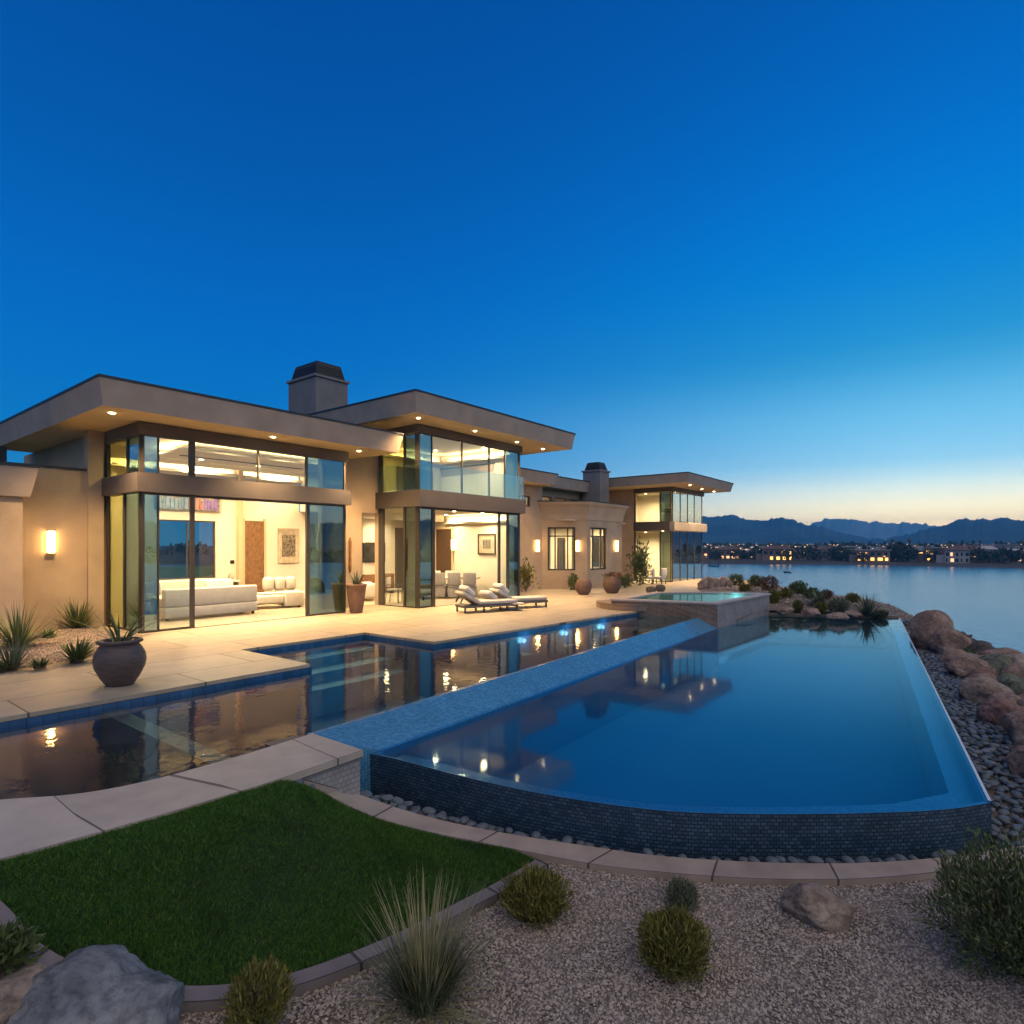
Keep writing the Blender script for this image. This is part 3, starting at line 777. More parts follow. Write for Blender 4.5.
# foreground gravel
NG = 400000
sx = rng.uniform(-.3, 8.6, NG); sy = rng.uniform(-2.2, 6.0, NG)
PATHP = [(p[0], p[1]) for p in PATH_IN] + [(p[0], p[1]) for p in PATH_OUT[::-1]]
FRONT = [(p[0], p[1]) for p in PATH_OUT if p[0] > 4.0] + [(9.5, -3)] + [(4, -4), (-1, -1), (-1, 5.6)] + [(p[0], p[1]) for p in KERB_OUT]
dep = sx * CT + sy * ST; rr = sx * ST - sy * CT
vis = (dep > 2.9) & (dep < 6.2) & (np.abs(rr / dep) < 1.0)
ok = inside(FRONT, sx, sy) & vis
sx, sy = sx[ok], sy[ok]
o = stones('gravel', sx, sy, height(sx, sy) + .004, np.clip(rng.lognormal(-4.80, .30, len(sx)), .004, .022), M['stone_mix']); tag(o, kind='stuff')

# gravel bed by the left wing
BED = [(-3, 12.30), (2.5, 12.36), (4.0, 12.75), (4.9, 13.8), (5.25, 15.2), (5.42, 17.4), (-3, 17.4)]
bxs = np.arange(-3, 5.6, .12); bys = np.arange(12.2, 17.5, .12)
BX, BY = np.meshgrid(bxs, bys); dd = seg_dist(BED, BX, BY); BZ = .006 + np.minimum(dd, .6) * .12 + (rng.random(BX.shape) - .5) * .015
ii = np.arange(BX.size).reshape(BX.shape)
qq = np.stack([ii[:-1, :-1], ii[:-1, 1:], ii[1:, 1:], ii[1:, :-1]], -1).reshape(-1, 4)
kk = inside(BED, (BX[:-1, :-1] + .06).ravel(), (BY[:-1, :-1] + .06).ravel())
o = np_mesh('planting_bed', np.stack([BX, BY, BZ], -1).reshape(-1, 3), qq[kk], mat('bed_gravel', (.34, .25, .19), .9, .25, 30, .5, 60), smooth=True); tag(o, kind='structure')
x_ = rng.uniform(0, 5.4, 14000); y_ = rng.uniform(12.3, 17.4, 14000); ok = inside(BED, x_, y_); x_, y_ = x_[ok], y_[ok]
d_ = seg_dist(BED, x_, y_)
o = stones('bed_stones', x_, y_, .008 + np.minimum(d_, .6) * .12, rng.uniform(.010, .024, len(x_)), mat('bed_stone_mix', (.46, .35, .27), .85, .3, col2=(.20, .145, .115), island=True)); tag(o, kind='stuff')

mb = MB(); mb.prism([(-20, 25.05), (39, 25.05), (39, 70), (-20, 70)], -6.5, -.12)
o = mb.build('rear_lawn', M['rear_lawn']); tag(o, kind='structure')
# far shore land, one wide ring sloping up to the mountains
az = np.radians(np.arange(-180, 181, 1.0)); rad = np.array([296, 304, 330, 400, 520, 700, 1000, 1500, 2200, 3800])
zz = np.array([-7.0, -5.3, -4.6, -3.6, -2.6, -1.5, 0.5, 4, 6, 8.])
A_, R_ = np.meshgrid(az, rad); 
wob = 1 + .02 * np.sin(A_ * 9) + .012 * np.sin(A_ * 23 + 1)
R2 = np.where(R_ < 420, R_ * wob, R_)
Z_ = np.repeat(zz[:, None], len(az), 1)
V = np.stack([R2 * np.cos(A_ + TH), R2 * np.sin(A_ + TH), Z_], -1).reshape(-1, 3)
ii = np.arange(A_.size).reshape(A_.shape)
qq = np.stack([ii[:-1, :-1], ii[:-1, 1:], ii[1:, 1:], ii[1:, :-1]], -1).reshape(-1, 4)[:, ::-1]
o = np_mesh('far_shore', V, qq, M['shore_land'], smooth=True); tag(o, kind='structure')

# mountains: ridges with real depth; profile given as (degrees right of the view, elevation tan)
def ridge(name, prof, r0, r1, rc, seed, a0, a1, rock='rock_far'):
    da = .12
    azd = np.arange(a0, a1, da)
    pa = np.array([p[0] for p in prof]); pe = np.array([p[1] for p in prof])
    H = np.interp(azd, pa, pe) * rc + CAMH
    for k, (f, amp) in enumerate(((.9, .012), (2.3, .012), (5.1, .010), (11.0, .006))):
        H += rc * amp * .22 * np.array([noise.noise(Vector((a * f, seed * 7.3, k))) for a in azd])
    rs = np.concatenate([np.linspace(r0, rc, 22), np.linspace(rc, r1, 8)[1:]])
    V = np.zeros((len(rs), len(azd), 3))
    for i, r in enumerate(rs):
        t = (r - r0) / (rc - r0) if r <= rc else (r1 - r) / (r1 - rc)
        s_ = max(0, t) ** 1.35
        for j, a in enumerate(azd):
            ang_ = TH - math.radians(a)
            x, y = r * math.cos(ang_), r * math.sin(ang_)
            n1 = noise.noise(Vector((x / 260, y / 260, seed))); n2 = noise.noise(Vector((x / 90, y / 90, seed + 3)))
            n3 = 1 - abs(noise.noise(Vector((x / 150, y / 150, seed + 9)))) * 2
            z = s_ * H[j] * (1 + (0.35 * n1 + .26 * n2 + .34 * (n3 - .6)) * (1 - t ** 3)) 
            V[i, j] = (x, y, z + 1)
    ii = np.arange(len(rs) * len(azd)).reshape(len(rs), len(azd))
    qq = np.stack([ii[:-1, :-1], ii[:-1, 1:], ii[1:, 1:], ii[1:, :-1]], -1).reshape(-1, 4)
    o = np_mesh(name, V.reshape(-1, 3), qq, M[rock], smooth=True); tag(o, kind='structure')
def pr(pts):
    out = []
    for x, y in pts:
        t = (x - 512) / 600.0
        out.append((math.degrees(math.atan(t)), (547 - y) / 600.0 / math.sqrt(1 + t * t)))
    return out
PA = [(-20, .045), (-2, .04), (8, .05)] + pr([(660, 518), (690, 519), (703, 516), (720, 517.5), (735, 515), (745, 519), (765, 521), (778, 518.5), (790, 520), (805, 523), (830, 530), (850, 535), (870, 539), (900, 543), (960, 549)]) + [(46, -.01)]
PB = pr([(770, 548), (790, 536), (812, 524), (825, 519.5), (840, 518.5), (860, 521), (880, 523.5), (900, 522.5), (920, 524), (937, 527), (960, 530), (1000, 536)]) + [(46, .01)]
PC = pr([(850, 549), (880, 541), (900, 536.5), (920, 531.5), (937, 527), (956, 521.5), (970, 519.5), (985, 521.5), (1000, 517.5), (1012, 521), (1024, 520)]) + [(44, .032), (48, .04), (54, .03), (62, .042), (72, .03), (84, .045), (100, .032), (118, .04), (140, .03), (170, .035), (200, .03)]
ridge('mountains', PA, 1500, 3000, 2500, 1, -20, 46)
ridge('mountains', PB, 3300, 4600, 4200, 5, 22, 46, 'rock_hazed')
ridge('mountains', PC, 1400, 2800, 2200, 9, 32, 200)

# ------------------------------------------------------------------ the house
house = empty('house', (5.64, 15.3, 0), 'large modern stucco house with lit glass pavilions and flat overhanging roofs', 'house')

def bx(name, x0, x1, y0, y1, z0, z1, m, parent=None, bevel=0):
    mb = MB(); mb.box(x0, x1, y0, y1, z0, z1)
    return mb.build(name, m, parent or house, bevel)

def wall(name, p0, p1, t, z0, z1, m, ops=(), parent=None):
    """vertical wall from p0 to p1 (outside on the right hand), openings (u0,u1,w0,w1)"""
    d = Vector((p1[0] - p0[0], p1[1] - p0[1], 0)); L = d.length; d.normalize(); n = Vector((-d.y, d.x, 0))
    Mx = Matrix(((d.x, n.x, 0, p0[0]), (d.y, n.y, 0, p0[1]), (0, 0, 1, 0), (0, 0, 0, 1)))
    us = sorted({0, L, *[o[0] for o in ops], *[o[1] for o in ops]})
    mb = MB()
    for a, b in zip(us[:-1], us[1:]):
        hs = sorted([(o[2], o[3]) for o in ops if o[0] <= a + 1e-6 and o[1] >= b - 1e-6])
        z = z0
        for h0, h1 in hs:
            if h0 > z + 1e-6: mb.box(a, b, 0, t, z, h0, Mx)
            z = h1
        if z < z1 - 1e-6: mb.box(a, b, 0, t, z, z1, Mx)
    return mb.build(name, m, parent or house)

def window(p0, p1, u0, u1, w0, w1, glass, inset=.08, mull=(), trans=(), bar=.05, name='window', parent=None):
    d = Vector((p1[0] - p0[0], p1[1] - p0[1], 0)); d.normalize(); n = Vector((-d.y, d.x, 0))
    Mx = Matrix(((d.x, n.x, 0, p0[0]), (d.y, n.y, 0, p0[1]), (0, 0, 1, 0), (0, 0, 0, 1)))
    mb = MB(); b = bar; y0, y1 = inset, inset + .06
    mb.box(u0, u0 + b, y0, y1, w0, w1, Mx); mb.box(u1 - b, u1, y0, y1, w0, w1, Mx)
    mb.box(u0 + b, u1 - b, y0, y1, w0, w0 + b, Mx); mb.box(u0 + b, u1 - b, y0, y1, w1 - b, w1, Mx)
    f = mb.build(name, M['frame'], parent or house)
    mb = MB()
    for u in mull: mb.box(u - b * .4, u + b * .4, y0 + .005, y1 - .005, w0 + b, w1 - b, Mx)
    for w_ in trans: mb.box(u0 + b, u1 - b, y0 + .008, y1 - .008, w_ - b * .4, w_ + b * .4, Mx)
    if mull or trans: mb.build('glazing_bar', M['frame'], f)
    mb = MB(); mb.box(u0 + b * .5, u1 - b * .5, y0 + .024, y0 + .036, w0 + b * .5, w1 - b * .5, Mx); mb.build('pane', glass, f)
    return f

def roof(x0, x1, y0, y1, z0, z1, fl, name='roof'):
    bot = [(x0, y0), (x1, y0), (x1, y1), (x0, y1)]; top = [(x0 - fl, y0 - fl), (x1 + fl, y0 - fl), (x1 + fl, y1 + fl), (x0 - fl, y1 + fl)]
    mb = MB(); mb.prism(bot, z0, z1, top, capb=False)
    r = mb.build(name, M['fascia'], house)
    e = fl + .015
    mb = MB()
    tp = [(x0 - e, y0 - e), (x1 + e, y0 - e), (x1 + e, y1 + e), (x0 - e, y1 + e)]
    mb.prism(tp, z1 + .002, z1 + .055); mb.build('roof_edge', M['roof_edge'], r)
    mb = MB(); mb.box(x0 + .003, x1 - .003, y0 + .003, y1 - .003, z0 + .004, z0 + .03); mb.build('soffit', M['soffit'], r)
    return r

def downlight(x, y, z, parent, watt, ang=125, r=.055, col=(1.0, .62, .27), soft=.06):
    mb = MB(); mb.tube([(x, y, z + .003), (x, y, z - .012)], r, 16)
    o = mb.build('downlight', M['lamp_glow'], parent)
    ld = bpy.data.lights.new('downlight', 'SPOT'); ld.energy = watt; ld.color = col; ld.spot_size = R(ang); ld.spot_blend = .8
    ld.shadow_soft_size = soft
    l = link('downlight_lamp', ld, o); l.location = (x, y, z - .03)
    return o

def ceiling_lamp(x, y, z, parent, watt, r=.055, col=(1.0, .74, .42)):
    return downlight(x, y, z, parent, watt, 165, r, col, .10)

# --- ground level walls on the left
wall('wall', (-4, 17.5), (5.24, 17.5), .3, 0, 3.88, M['stucco'])
bx('parapet', -4, 5.21, 17.47, 17.85, 3.883, 3.94, M['roof_edge'])
bx('pier', 5.22, 5.56, 17.40, 17.70, 0, 4.895, M['stucco'])
wall('wall', (5.45, 24), (5.45, 17.7), .2, 0, 4.895, M['stucco'])
wall('wall', (-4, 16.6), (3.75, 16.6), .8, 0, 3.12, M['stucco'])
mb = MB(); mb.prism([(-4, 16.48), (3.86, 16.48), (3.86, 17.46), (-4, 17.46)], 3.1, 3.74, [(-4, 16.36), (3.98, 16.36), (3.98, 17.46), (-4, 17.46)])
mb.build('parapet', M['fascia'], house)
bx('parapet_cap', -4, 4.0, 16.34, 17.45, 3.743, 3.79, M['roof_edge'])
bx('rear_roof', -6, 4.4, 21, 27, 4.35, 4.75, M['roof_edge'])

# --- pavilion one
F1 = 15.32
roof1 = roof(4.5, 12.40, 14.15, 23.0, 4.9, 5.45, .10)
for q, wv in zip(((112, 413), (273, 437), (359, 451)), (1300, 1300, 1300)):
    x, y = P(*q, 4.9); downlight(x, y, 4.9, roof1, wv)
bx('header', 5.56, 11.36, 15.24, 15.42, 4.60, 4.895, M['beam']); bx('header', 5.56, 5.74, 15.423, 17.39, 4.60, 4.895, M['beam'])
bx('beam', 5.50, 11.40, 15.16, 15.44, 3.28, 3.72, M['beam']); bx('beam', 5.50, 5.76, 15.443, 17.39, 3.28, 3.72, M['beam'])

def glazing(name, cells, posts, y0, y1, mats, x_const=None, horiz=()):
    """one glazed screen: posts and rails as the frame, each pane a part of it. cells (a0,a1,z0,z1,glass)"""
    def B(mb, a0, a1, d0, d1, z0, z1):
        if x_const is None: mb.box(a0, a1, d0, d1, z0, z1)
        else: mb.box(d0, d1, a0, a1, z0, z1)
    mb = MB()
    for a0, a1, z0, z1 in posts: B(mb, a0, a1, y0, y1, z0, z1)
    for a0, a1, z0, z1 in horiz: B(mb, a0, a1, y0 + .004, y1 - .004, z0, z1)
    f = mb.build(name, M['frame'], house)
    ym = (y0 + y1) / 2
    for a0, a1, z0, z1, gm in cells:
        mb = MB(); B(mb, a0, a1, ym - .006, ym + .006, z0, z1); mb.build('pane', M[gm], f)
    return f
ZL, ZT = .05, 3.28
glazing('sliding_glass_wall',
        [(5.70, 5.99, ZL, ZT, 'glass_teal'), (6.02, 6.73, ZL, ZT, 'glass'), (10.04, 11.23, ZL, ZT, 'glass_teal')],
        [(5.64, 5.70, 0, ZT), (5.99, 6.02, 0, ZT), (6.73, 6.83, 0, ZT), (9.94, 10.04, 0, ZT), (11.23, 11.29, 0, ZT)], 15.29, 15.36, None,
        horiz=[(5.70, 6.73, .0, .05), (6.83, 9.94, 0, .012), (10.04, 11.23, 0, .05), (5.70, 11.23, 3.22, 3.275)])
glazing('clerestory_glass',
        [(5.70, 5.99, 3.74, 4.59, 'glass_teal'), (6.02, 6.70, 3.74, 4.59, 'glass'), (6.84, 8.47, 3.74, 4.59, 'glass'), (8.51, 9.92, 3.74, 4.59, 'glass'), (9.98, 11.23, 3.74, 4.59, 'glass_teal')],
        [(5.66, 5.70, 3.725, 4.595), (5.99, 6.02, 3.725, 4.595), (6.70, 6.84, 3.725, 4.595), (8.47, 8.51, 3.725, 4.595), (9.92, 9.98, 3.725, 4.595), (11.23, 11.29, 3.725, 4.595)], 15.29, 15.36, None, horiz=[(5.66, 11.29, 3.722, 3.742), (5.66, 11.29, 4.585, 4.598)])
glazing('side_glass_wall', [(15.40, 16.28, ZL, ZT, 'glass_teal'), (16.34, 17.33, ZL, ZT, 'glass_side')], [(15.363, 15.40, 0, ZT), (16.28, 16.34, 0, ZT), (17.33, 17.39, 0, ZT)], 5.61, 5.68, None, 1,
        [(15.40, 16.28, 0, .05), (16.34, 17.33, 0, .05)])
glazing('side_clerestory_glass', [(15.40, 16.08, 3.74, 4.59, 'glass_teal'), (16.12, 17.33, 3.74, 4.59, 'glass_side')], [(15.363, 15.40, 3.725, 4.595), (16.08, 16.12, 3.725, 4.595), (17.33, 17.39, 3.725, 4.595)], 5.61, 5.68, None, 1, [(15.37, 17.39, 3.722, 3.742), (15.37, 17.39, 4.585, 4.598)])
# right return of pavilion one and the wall between the pavilions, with an open doorway
glazing('side_glass_wall', [(15.40, 16.36, ZL, 4.59, 'glass_side')], [(15.363, 15.40, 0, 4.59), (16.36, 16.40, 0, 4.59)], 11.25, 11.32, None, 1)
XD0 = onY(362, 16.42); XD1 = 13.50
wall('wall', (11.22, 16.42), (13.62, 16.42), .22, 0, 5.98, M['stucco'], [(XD0 - 11.22, XD1 - 11.22, 0, 3.16)])
bx('door_frame', XD0, XD0 + .05, 16.46, 16.56, 0, 3.155, M['frame'])
# interior shell (one open great room)
mb = MB(); mb.prism([(5.70, 15.37), (11.24, 15.37), (11.24, 16.45), (13.56, 16.45), (13.56, 14.50), (18.74, 14.50), (18.74, 20.50), (5.70, 20.50)], .001, .011, capb=False)
mb.build('interior_floor', M['floor_in'], house)
wall('interior_wall', (5.66, 20.5), (13.0, 20.5), .2, .012, 4.86, M['cream'], [(2.34, 4.19, .95, 2.88)]); bx('interior_wall', 13.0, 18.74, 20.50, 20.7, .012, 3.34, M['cream'])
bx('interior_wall', 5.652, 5.70, 17.40, 20.498, .012, 4.84, M['tan_wall'])
bx('ceiling', 5.75, 11.22, 15.45, 16.64, 4.865, 4.892, M['ceiling']); bx('ceiling', 5.75, 13.05, 16.642, 20.70, 4.865, 4.892, M['ceiling'])
bx('interior_wall', 13.05, 13.15, 16.65, 20.498, 3.343, 4.86, M['cream'])
bx('interior_wall', 10.55, 10.70, 20.30, 20.498, .012, 4.86, M['tan_wall'])
bx('ceiling_slot', 7.6, 11.5, 17.9, 17.98, 4.60, 4.618, M['dark_metal'])
bx('ceiling_beam', 5.75, 12.9, 19.2, 19.5, 4.55, 4.863, M['ceiling'])
lights1 = [(6.7, 16.3), (8.4, 16.3), (10.2, 16.3), (6.7, 18.2), (8.4, 18.4), (10.2, 18.4), (12.0, 17.6), (7.3, 20.0), (9.2, 20.0), (12.0, 20.0)]
bx('added_tray', 7.2, 12.2, 16.9, 18.9, 4.62, 4.67, M['ceiling'])  # added dropped tray, carries hidden strips that brighten the ceiling
for k_, (a_, b_, c_, d_) in enumerate(((7.3, 12.1, 17.0, 17.05), (7.3, 12.1, 18.75, 18.8), (7.3, 7.35, 17.1, 18.7), (12.05, 12.1, 17.1, 18.7))): bx('glow_strip', a_, b_, c_, d_, 4.672, 4.68, M['cove'])  # added glow strips, unseen on top of the tray
for x, y in lights1: ceiling_lamp(x, y, 4.617 if 7.2 < x < 12.2 and 16.9 < y < 18.9 else 4.862, house, 500)
def cove(x0, x1, y0, y1, z, along='x'):
    c = bx('cove_ledge', x0, x1, y0, y1, z, z + .10, M['ceiling'])
    if along == 'x': bx('glow_strip', x0 + .1, x1 - .1, y1 - .10, y1 - .04, z + .102, z + .112, M['cove'], c)
    else: bx('glow_strip', x1 - .10, x1 - .04, y0 + .1, y1 - .1, z + .102, z + .112, M['cove'], c)
    return c
cove(5.8, 10.5, 20.30, 20.498, 4.42); cove(10.75, 13.0, 20.30, 20.498, 4.42)
# back window, door and framed band high on the back wall
def back_panel(name, x0, x1, z0, z1, m, fr='dark_wood', b=.06, y=20.5):
    mb = MB(); mb.box(x0, x0 + b, y - .06, y - .001, z0, z1); mb.box(x1 - b, x1, y - .06, y - .001, z0, z1); mb.box(x0 + b, x1 - b, y - .06, y - .001, z0, z0 + b); mb.box(x0 + b, x1 - b, y - .06, y - .001, z1 - b, z1)
    f = mb.build(name, M[fr], house)
    mb = MB(); mb.box(x0 + b * .5, x1 - b * .5, y - .035, y - .02, z0 + b * .5, z1 - b * .5); mb.build('pane', m, f)
    return f
window((5.66, 20.5), (13.0, 20.5), 2.34, 4.19, .95, 2.88, M['glass'], inset=.06, mull=(3.28,), name='rear_window')
def panel_door(x0, x1, z1, y=20.5):
    bx('door_frame', x0 - .08, x0, y - .09, y - .001, .012, z1 + .08, M['tan_wall']); bx('door_frame', x1, x1 + .08, y - .09, y - .001, .012, z1 + .08, M['tan_wall'])
    d = bx('door', x0 + .003, x1 - .003, y - .07, y - .002, .014, z1, M['wood'])
    mb = MB()
    for k in range(4):
        mb.box(x0 + .10, x1 - .10, y - .085, y - .071, .15 + k * (z1 - .2) / 4, .15 + (k + .82) * (z1 - .2) / 4)
    mb.build('door_panel', M['wood'], d, bevel=.012)
    mb = MB(); mb.tube([(x1 - .07, y - .09, 1.05), (x1 - .07, y - .13, 1.05), (x1 - .19, y - .13, 1.05)], .014, 8); mb.build('handle', M['dark_metal'], d)
    return d
panel_door(10.83, 11.55, 2.93)

# --- pavilion two
F2 = 14.45
roof2 = roof(12.25, 20.85, 13.22, 21.5, 6.0, 6.60, .10)
for q in ((418.5, 418), (475, 431), (517, 442), (543, 449)):
    x, y = P(*q, 6.0); downlight(x, y, 6.0, roof2, 1300)
bx('header', 13.40, 19.0, 14.36, 14.54, 5.74, 5.995, M['beam']); bx('header', 13.40, 13.60, 14.543, 16.415, 5.74, 5.995, M['beam'])
bx('beam', 13.34, 19.02, 14.22, 14.54, 3.32, 3.86, M['beam']); bx('beam', 13.34, 13.60, 14.543, 16.415, 3.32, 3.86, M['beam'])
bx('floor_slab', 13.605, 18.74, 14.545, 20.7, 3.345, 3.855, M['ceiling'])
glazing('sliding_glass_wall',
        [(13.55, 14.10, ZL, 3.32, 'glass_teal'), (17.70, 18.12, ZL, 3.32, 'glass'), (18.22, 18.84, ZL, 3.32, 'glass_teal')],
        [(13.48, 13.55, 0, 3.32), (14.10, 14.24, 0, 3.32), (17.60, 17.70, 0, 3.32), (18.12, 18.22, 0, 3.32), (18.84, 18.93, 0, 3.32)], 14.42, 14.49, None,
        horiz=[(13.55, 14.10, 0, .05), (14.24, 17.60, 0, .012), (17.70, 18.12, 0, .05), (18.22, 18.84, 0, .05), (13.55, 18.84, 3.25, 3.315)])
glazing('upper_glass_wall',
        [(13.55, 14.09, 3.9, 5.72, 'glass_teal'), (14.11, 15.56, 3.9, 5.72, 'glass'), (15.60, 17.04, 3.9, 5.72, 'glass'), (17.08, 17.98, 3.9, 5.72, 'glass'), (18.02, 18.84, 3.9, 5.72, 'glass_teal')],
        [(13.48, 13.55, 3.863, 5.738), (14.09, 14.11, 3.863, 5.738), (15.56, 15.60, 3.863, 5.738), (17.04, 17.08, 3.863, 5.738), (17.98, 18.02, 3.863, 5.738), (18.84, 18.93, 3.863, 5.738)], 14.42, 14.49, None,
        horiz=[(13.55, 18.84, 3.863, 3.90), (13.55, 18.84, 5.70, 5.738)])
glazing('side_glass_wall', [(14.56, 15.06, ZL, 3.32, 'glass_teal'), (15.14, 16.14, ZL, 3.32, 'glass')], [(14.493, 14.56, 0, 3.32), (15.06, 15.14, 0, 3.32), (16.14, 16.40, 0, 3.32)], 13.46, 13.53, None, 1,
        [(14.56, 15.06, 0, .05), (15.14, 16.14, 0, .03)])
glazing('upper_side_glass', [(14.56, 15.06, 3.9, 5.72, 'glass_teal'), (15.12, 16.22, 3.9, 5.72, 'glass_side')], [(14.493, 14.56, 3.863, 5.738), (15.06, 15.12, 3.863, 5.738), (16.22, 16.40, 3.863, 5.738)], 13.46, 13.53, None, 1)
mb = MB(); mb.box(13.40, 18.95, 14.25, 14.265, 3.862, 4.76); mb.box(13.40, 13.415, 14.268, 16.40, 3.862, 4.76)
mb.build('balcony_glass', M['glass_rail'], house)
wall('wall', (18.95, 14.55), (18.95, 20.9), .20, 0, 5.98, M['stucco'])
bx('interior_wall', 18.72, 18.748, 14.56, 20.498, .012, 3.34, M['cream']); bx('interior_wall', 18.72, 18.748, 14.56, 18.6, 3.86, 5.95, M['cream'])
bx('interior_wall', 13.62, 18.72, 18.6, 18.75, 3.86, 5.95, M['cream']); bx('ceiling', 13.62, 18.74, 14.56, 18.8, 5.955, 5.985, M['ceiling'])
bx('interior_wall', 13.30, 13.60, 16.65, 18.75, 3.86, 5.95, M['tan_wall'])
mb = MB(); mb.box(16.2, 18.2, 18.56, 18.598, 3.95, 5.25); uw = mb.build('rear_window', M['dark_wood'], house)
mb = MB(); mb.box(16.26, 17.2, 18.55, 18.559, 4.0, 5.2); mb.box(17.26, 18.14, 18.55, 18.559, 4.0, 5.2); mb.build('pane', mat('dusk_pane', (.05, .09, .16), .08, .05, 2, spec=.9), uw)
for x, y in ((14.6, 15.4), (16.6, 15.4), (18.1, 15.6), (15.2, 17.6), (17.4, 17.6)): ceiling_lamp(x, y, 5.953, house, 230)
for x, y in ((14.6, 15.6), (16.4, 15.6), (18.0, 15.6), (14.6, 17.6), (16.4, 17.6), (18.0, 17.6), (14.4, 19.7), (16.6, 19.7)): ceiling_lamp(x, y, 3.342, house, 300)
bx('ceiling_beam', 13.7, 18.6, 18.3, 18.6, 3.08, 3.342, M['ceiling'])
cove(13.7, 18.6, 18.40, 18.598, 5.55); cove(18.52, 18.718, 14.7, 18.2, 5.55, 'y'); cove(18.52, 18.718, 14.7, 18.2, 2.98, 'y')
# interior door and far dark doorway
def side_panel(name, y0, y1, z0, z1, m, x=18.72, fr='tan_wall', b=.08):
    mb = MB(); mb.box(x - .06, x - .001, y0, y0 + b, z0, z1); mb.box(x - .06, x - .001, y1 - b, y1, z0, z1); mb.box(x - .06, x - .001, y0 + b, y1 - b, z1 - b, z1)
    f = mb.build(name, M[fr], house)
    mb = MB(); mb.box(x - .03, x - .012, y0 + b * .6, y1 - b * .6, z0, z1 - b * .6); mb.build('door_leaf', m, f)
    return f
side_panel('door', 17.85, 18.95, .014, 2.85, M['dark_wood'])
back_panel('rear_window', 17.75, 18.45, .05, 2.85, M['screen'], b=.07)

def grow_rect(p, d): return [(p[0][0] - d, p[0][1] - d), (p[1][0] + d, p[1][1] - d), (p[2][0] + d, p[2][1] + d), (p[3][0] - d, p[3][1] + d)]
# chimney of the main pavilions
def chimney(x0, x1, y0, y1, z0, z1, h):
    c = bx('chimney', x0, x1, y0, y1, z0, z1, M['chimney'])
    bx('chimney_lip', x0 - .06, x1 + .06, y0 - .06, y1 + .06, z1 + .002, z1 + .09, M['chimney'], c)
    mb = MB(); a = [(x0 + .08, y0 + .08), (x1 - .08, y0 + .08), (x1 - .08, y1 - .08), (x0 + .08, y1 - .08)]
    k = .19 * min(1, (x1 - x0)); t = [(x0 + k, y0 + k), (x1 - k, y0 + k), (x1 - k, y1 - k), (x0 + k, y1 - k)]
    mb.prism(a, z1 + .093, z1 + h, t); mb.prism([(p[0] * 1, p[1]) for p in t], z1 + h + .002, z1 + h + .04)
    for i in range(4):
        p, q_ = Vector((*a[i], z1 + .10)), Vector((*t[i], z1 + h)); mb.tube([p, q_], .022, 6)
    for k in range(5):
        f = .12 + k * .16
        l0 = [tuple(np.array(a[i]) + (np.array(t[i]) - np.array(a[i])) * f) for i in range(4)]; l1 = grow_rect(l0, .02)
        mb.prism(l1, z1 + .093 + (h - .093) * f, z1 + .093 + (h - .093) * f + .03, l0)
    cap = mb.build('chimney_cap', M['dark_metal'], c)
    return c
chimney(12.72, 14.12, 19.0, 20.76, 5.0, 8.20, .60)

# --- link and bay
roof(18.75, 23.3, 15.65, 20, 4.86, 5.36, .08)
wall('wall', (18.96, 16.5), (23.4, 16.5), .25, 0, 4.855, M['stucco'], [(2.55, 3.5, 3.86, 4.36)])
window((18.96, 16.5), (23.4, 16.5), 2.55, 3.5, 3.86, 4.36, M['glass'], mull=(3.05,))
bx('interior_wall', 19.2, 24.5, 18.3, 18.5, 0, 4.85, M['cream'])
BAY = [(23.4, 16.5), (24.7, 14.8), (28.2, 14.8), (29.6, 16.2), (29.6, 17.95)]
L1 = math.hypot(1.3, 1.7)
wall('bay_wall', BAY[0], BAY[1], .22, 0, 3.9, M['stucco'], [(.26, 1.58, .88, 2.95)])
window(BAY[0], BAY[1], .26, 1.58, .88, 2.95, M['glass'], inset=.10, bar=.075, mull=(.62, 1.22), trans=(2.52,))
wall('bay_wall', BAY[1], BAY[2], .22, 0, 3.9, M['stucco'], [(.30, 1.92, .88, 2.95)])
window(BAY[1], BAY[2], .30, 1.92, .88, 2.95, M['glass'], inset=.10, bar=.075, mull=(.72, 1.50), trans=(2.52,))
wall('bay_wall', BAY[2], BAY[3], .22, 0, 3.9, M['stucco']); wall('bay_wall', BAY[3], BAY[4], .22, 0, 3.9, M['stucco'])
wall('interior_wall', (28.02, 15.05), (29.34, 16.37), .02, .012, 3.25, M['cream']); bx('interior_wall', 29.33, 29.37, 16.38, 17.74, .012, 3.25, M['cream'])
def grow(poly, d):
    c = (26.5, 17.2); out = []
    for x, y in poly:
        v = Vector((x - c[0], y - c[1])); out.append((x + v.x / v.length * d, y + v.y / v.length * d))
    return out
bp = BAY + [(23.4, 17.95)]
mb = MB(); mb.prism(grow(bp, .05), 3.30, 3.55, grow(bp, .09), capt=False); mb.prism(grow(bp, .09), 3.55, 3.90, grow(bp, .22), capb=False, capt=False); mb.prism(grow(bp, .22), 3.90, 4.04, grow(bp, .36), capb=False, capt=False)
mb.prism(grow(bp, .36), 4.04, 4.14, grow(bp, .38), capb=False)
mb.build('cornice', M['cornice'], house)
mb = MB(); mb.prism(grow(bp, .40), 4.143, 4.19); mb.build('roof_edge', M['roof_edge'], house)
bx('ceiling', 23.8, 29.4, 15.2, 17.9, 3.26, 3.295, M['ceiling'])
bx('interior_wall', 23.5, 29.5, 17.75, 17.9, .012, 3.25, M['cream'])
for x, y in ((25.0, 16.0), (26.6, 16.3), (28.4, 16.6)): ceiling_lamp(x, y, 3.255, house, 480)
ceiling_lamp(22.0, 17.4, 4.80, house, 130)
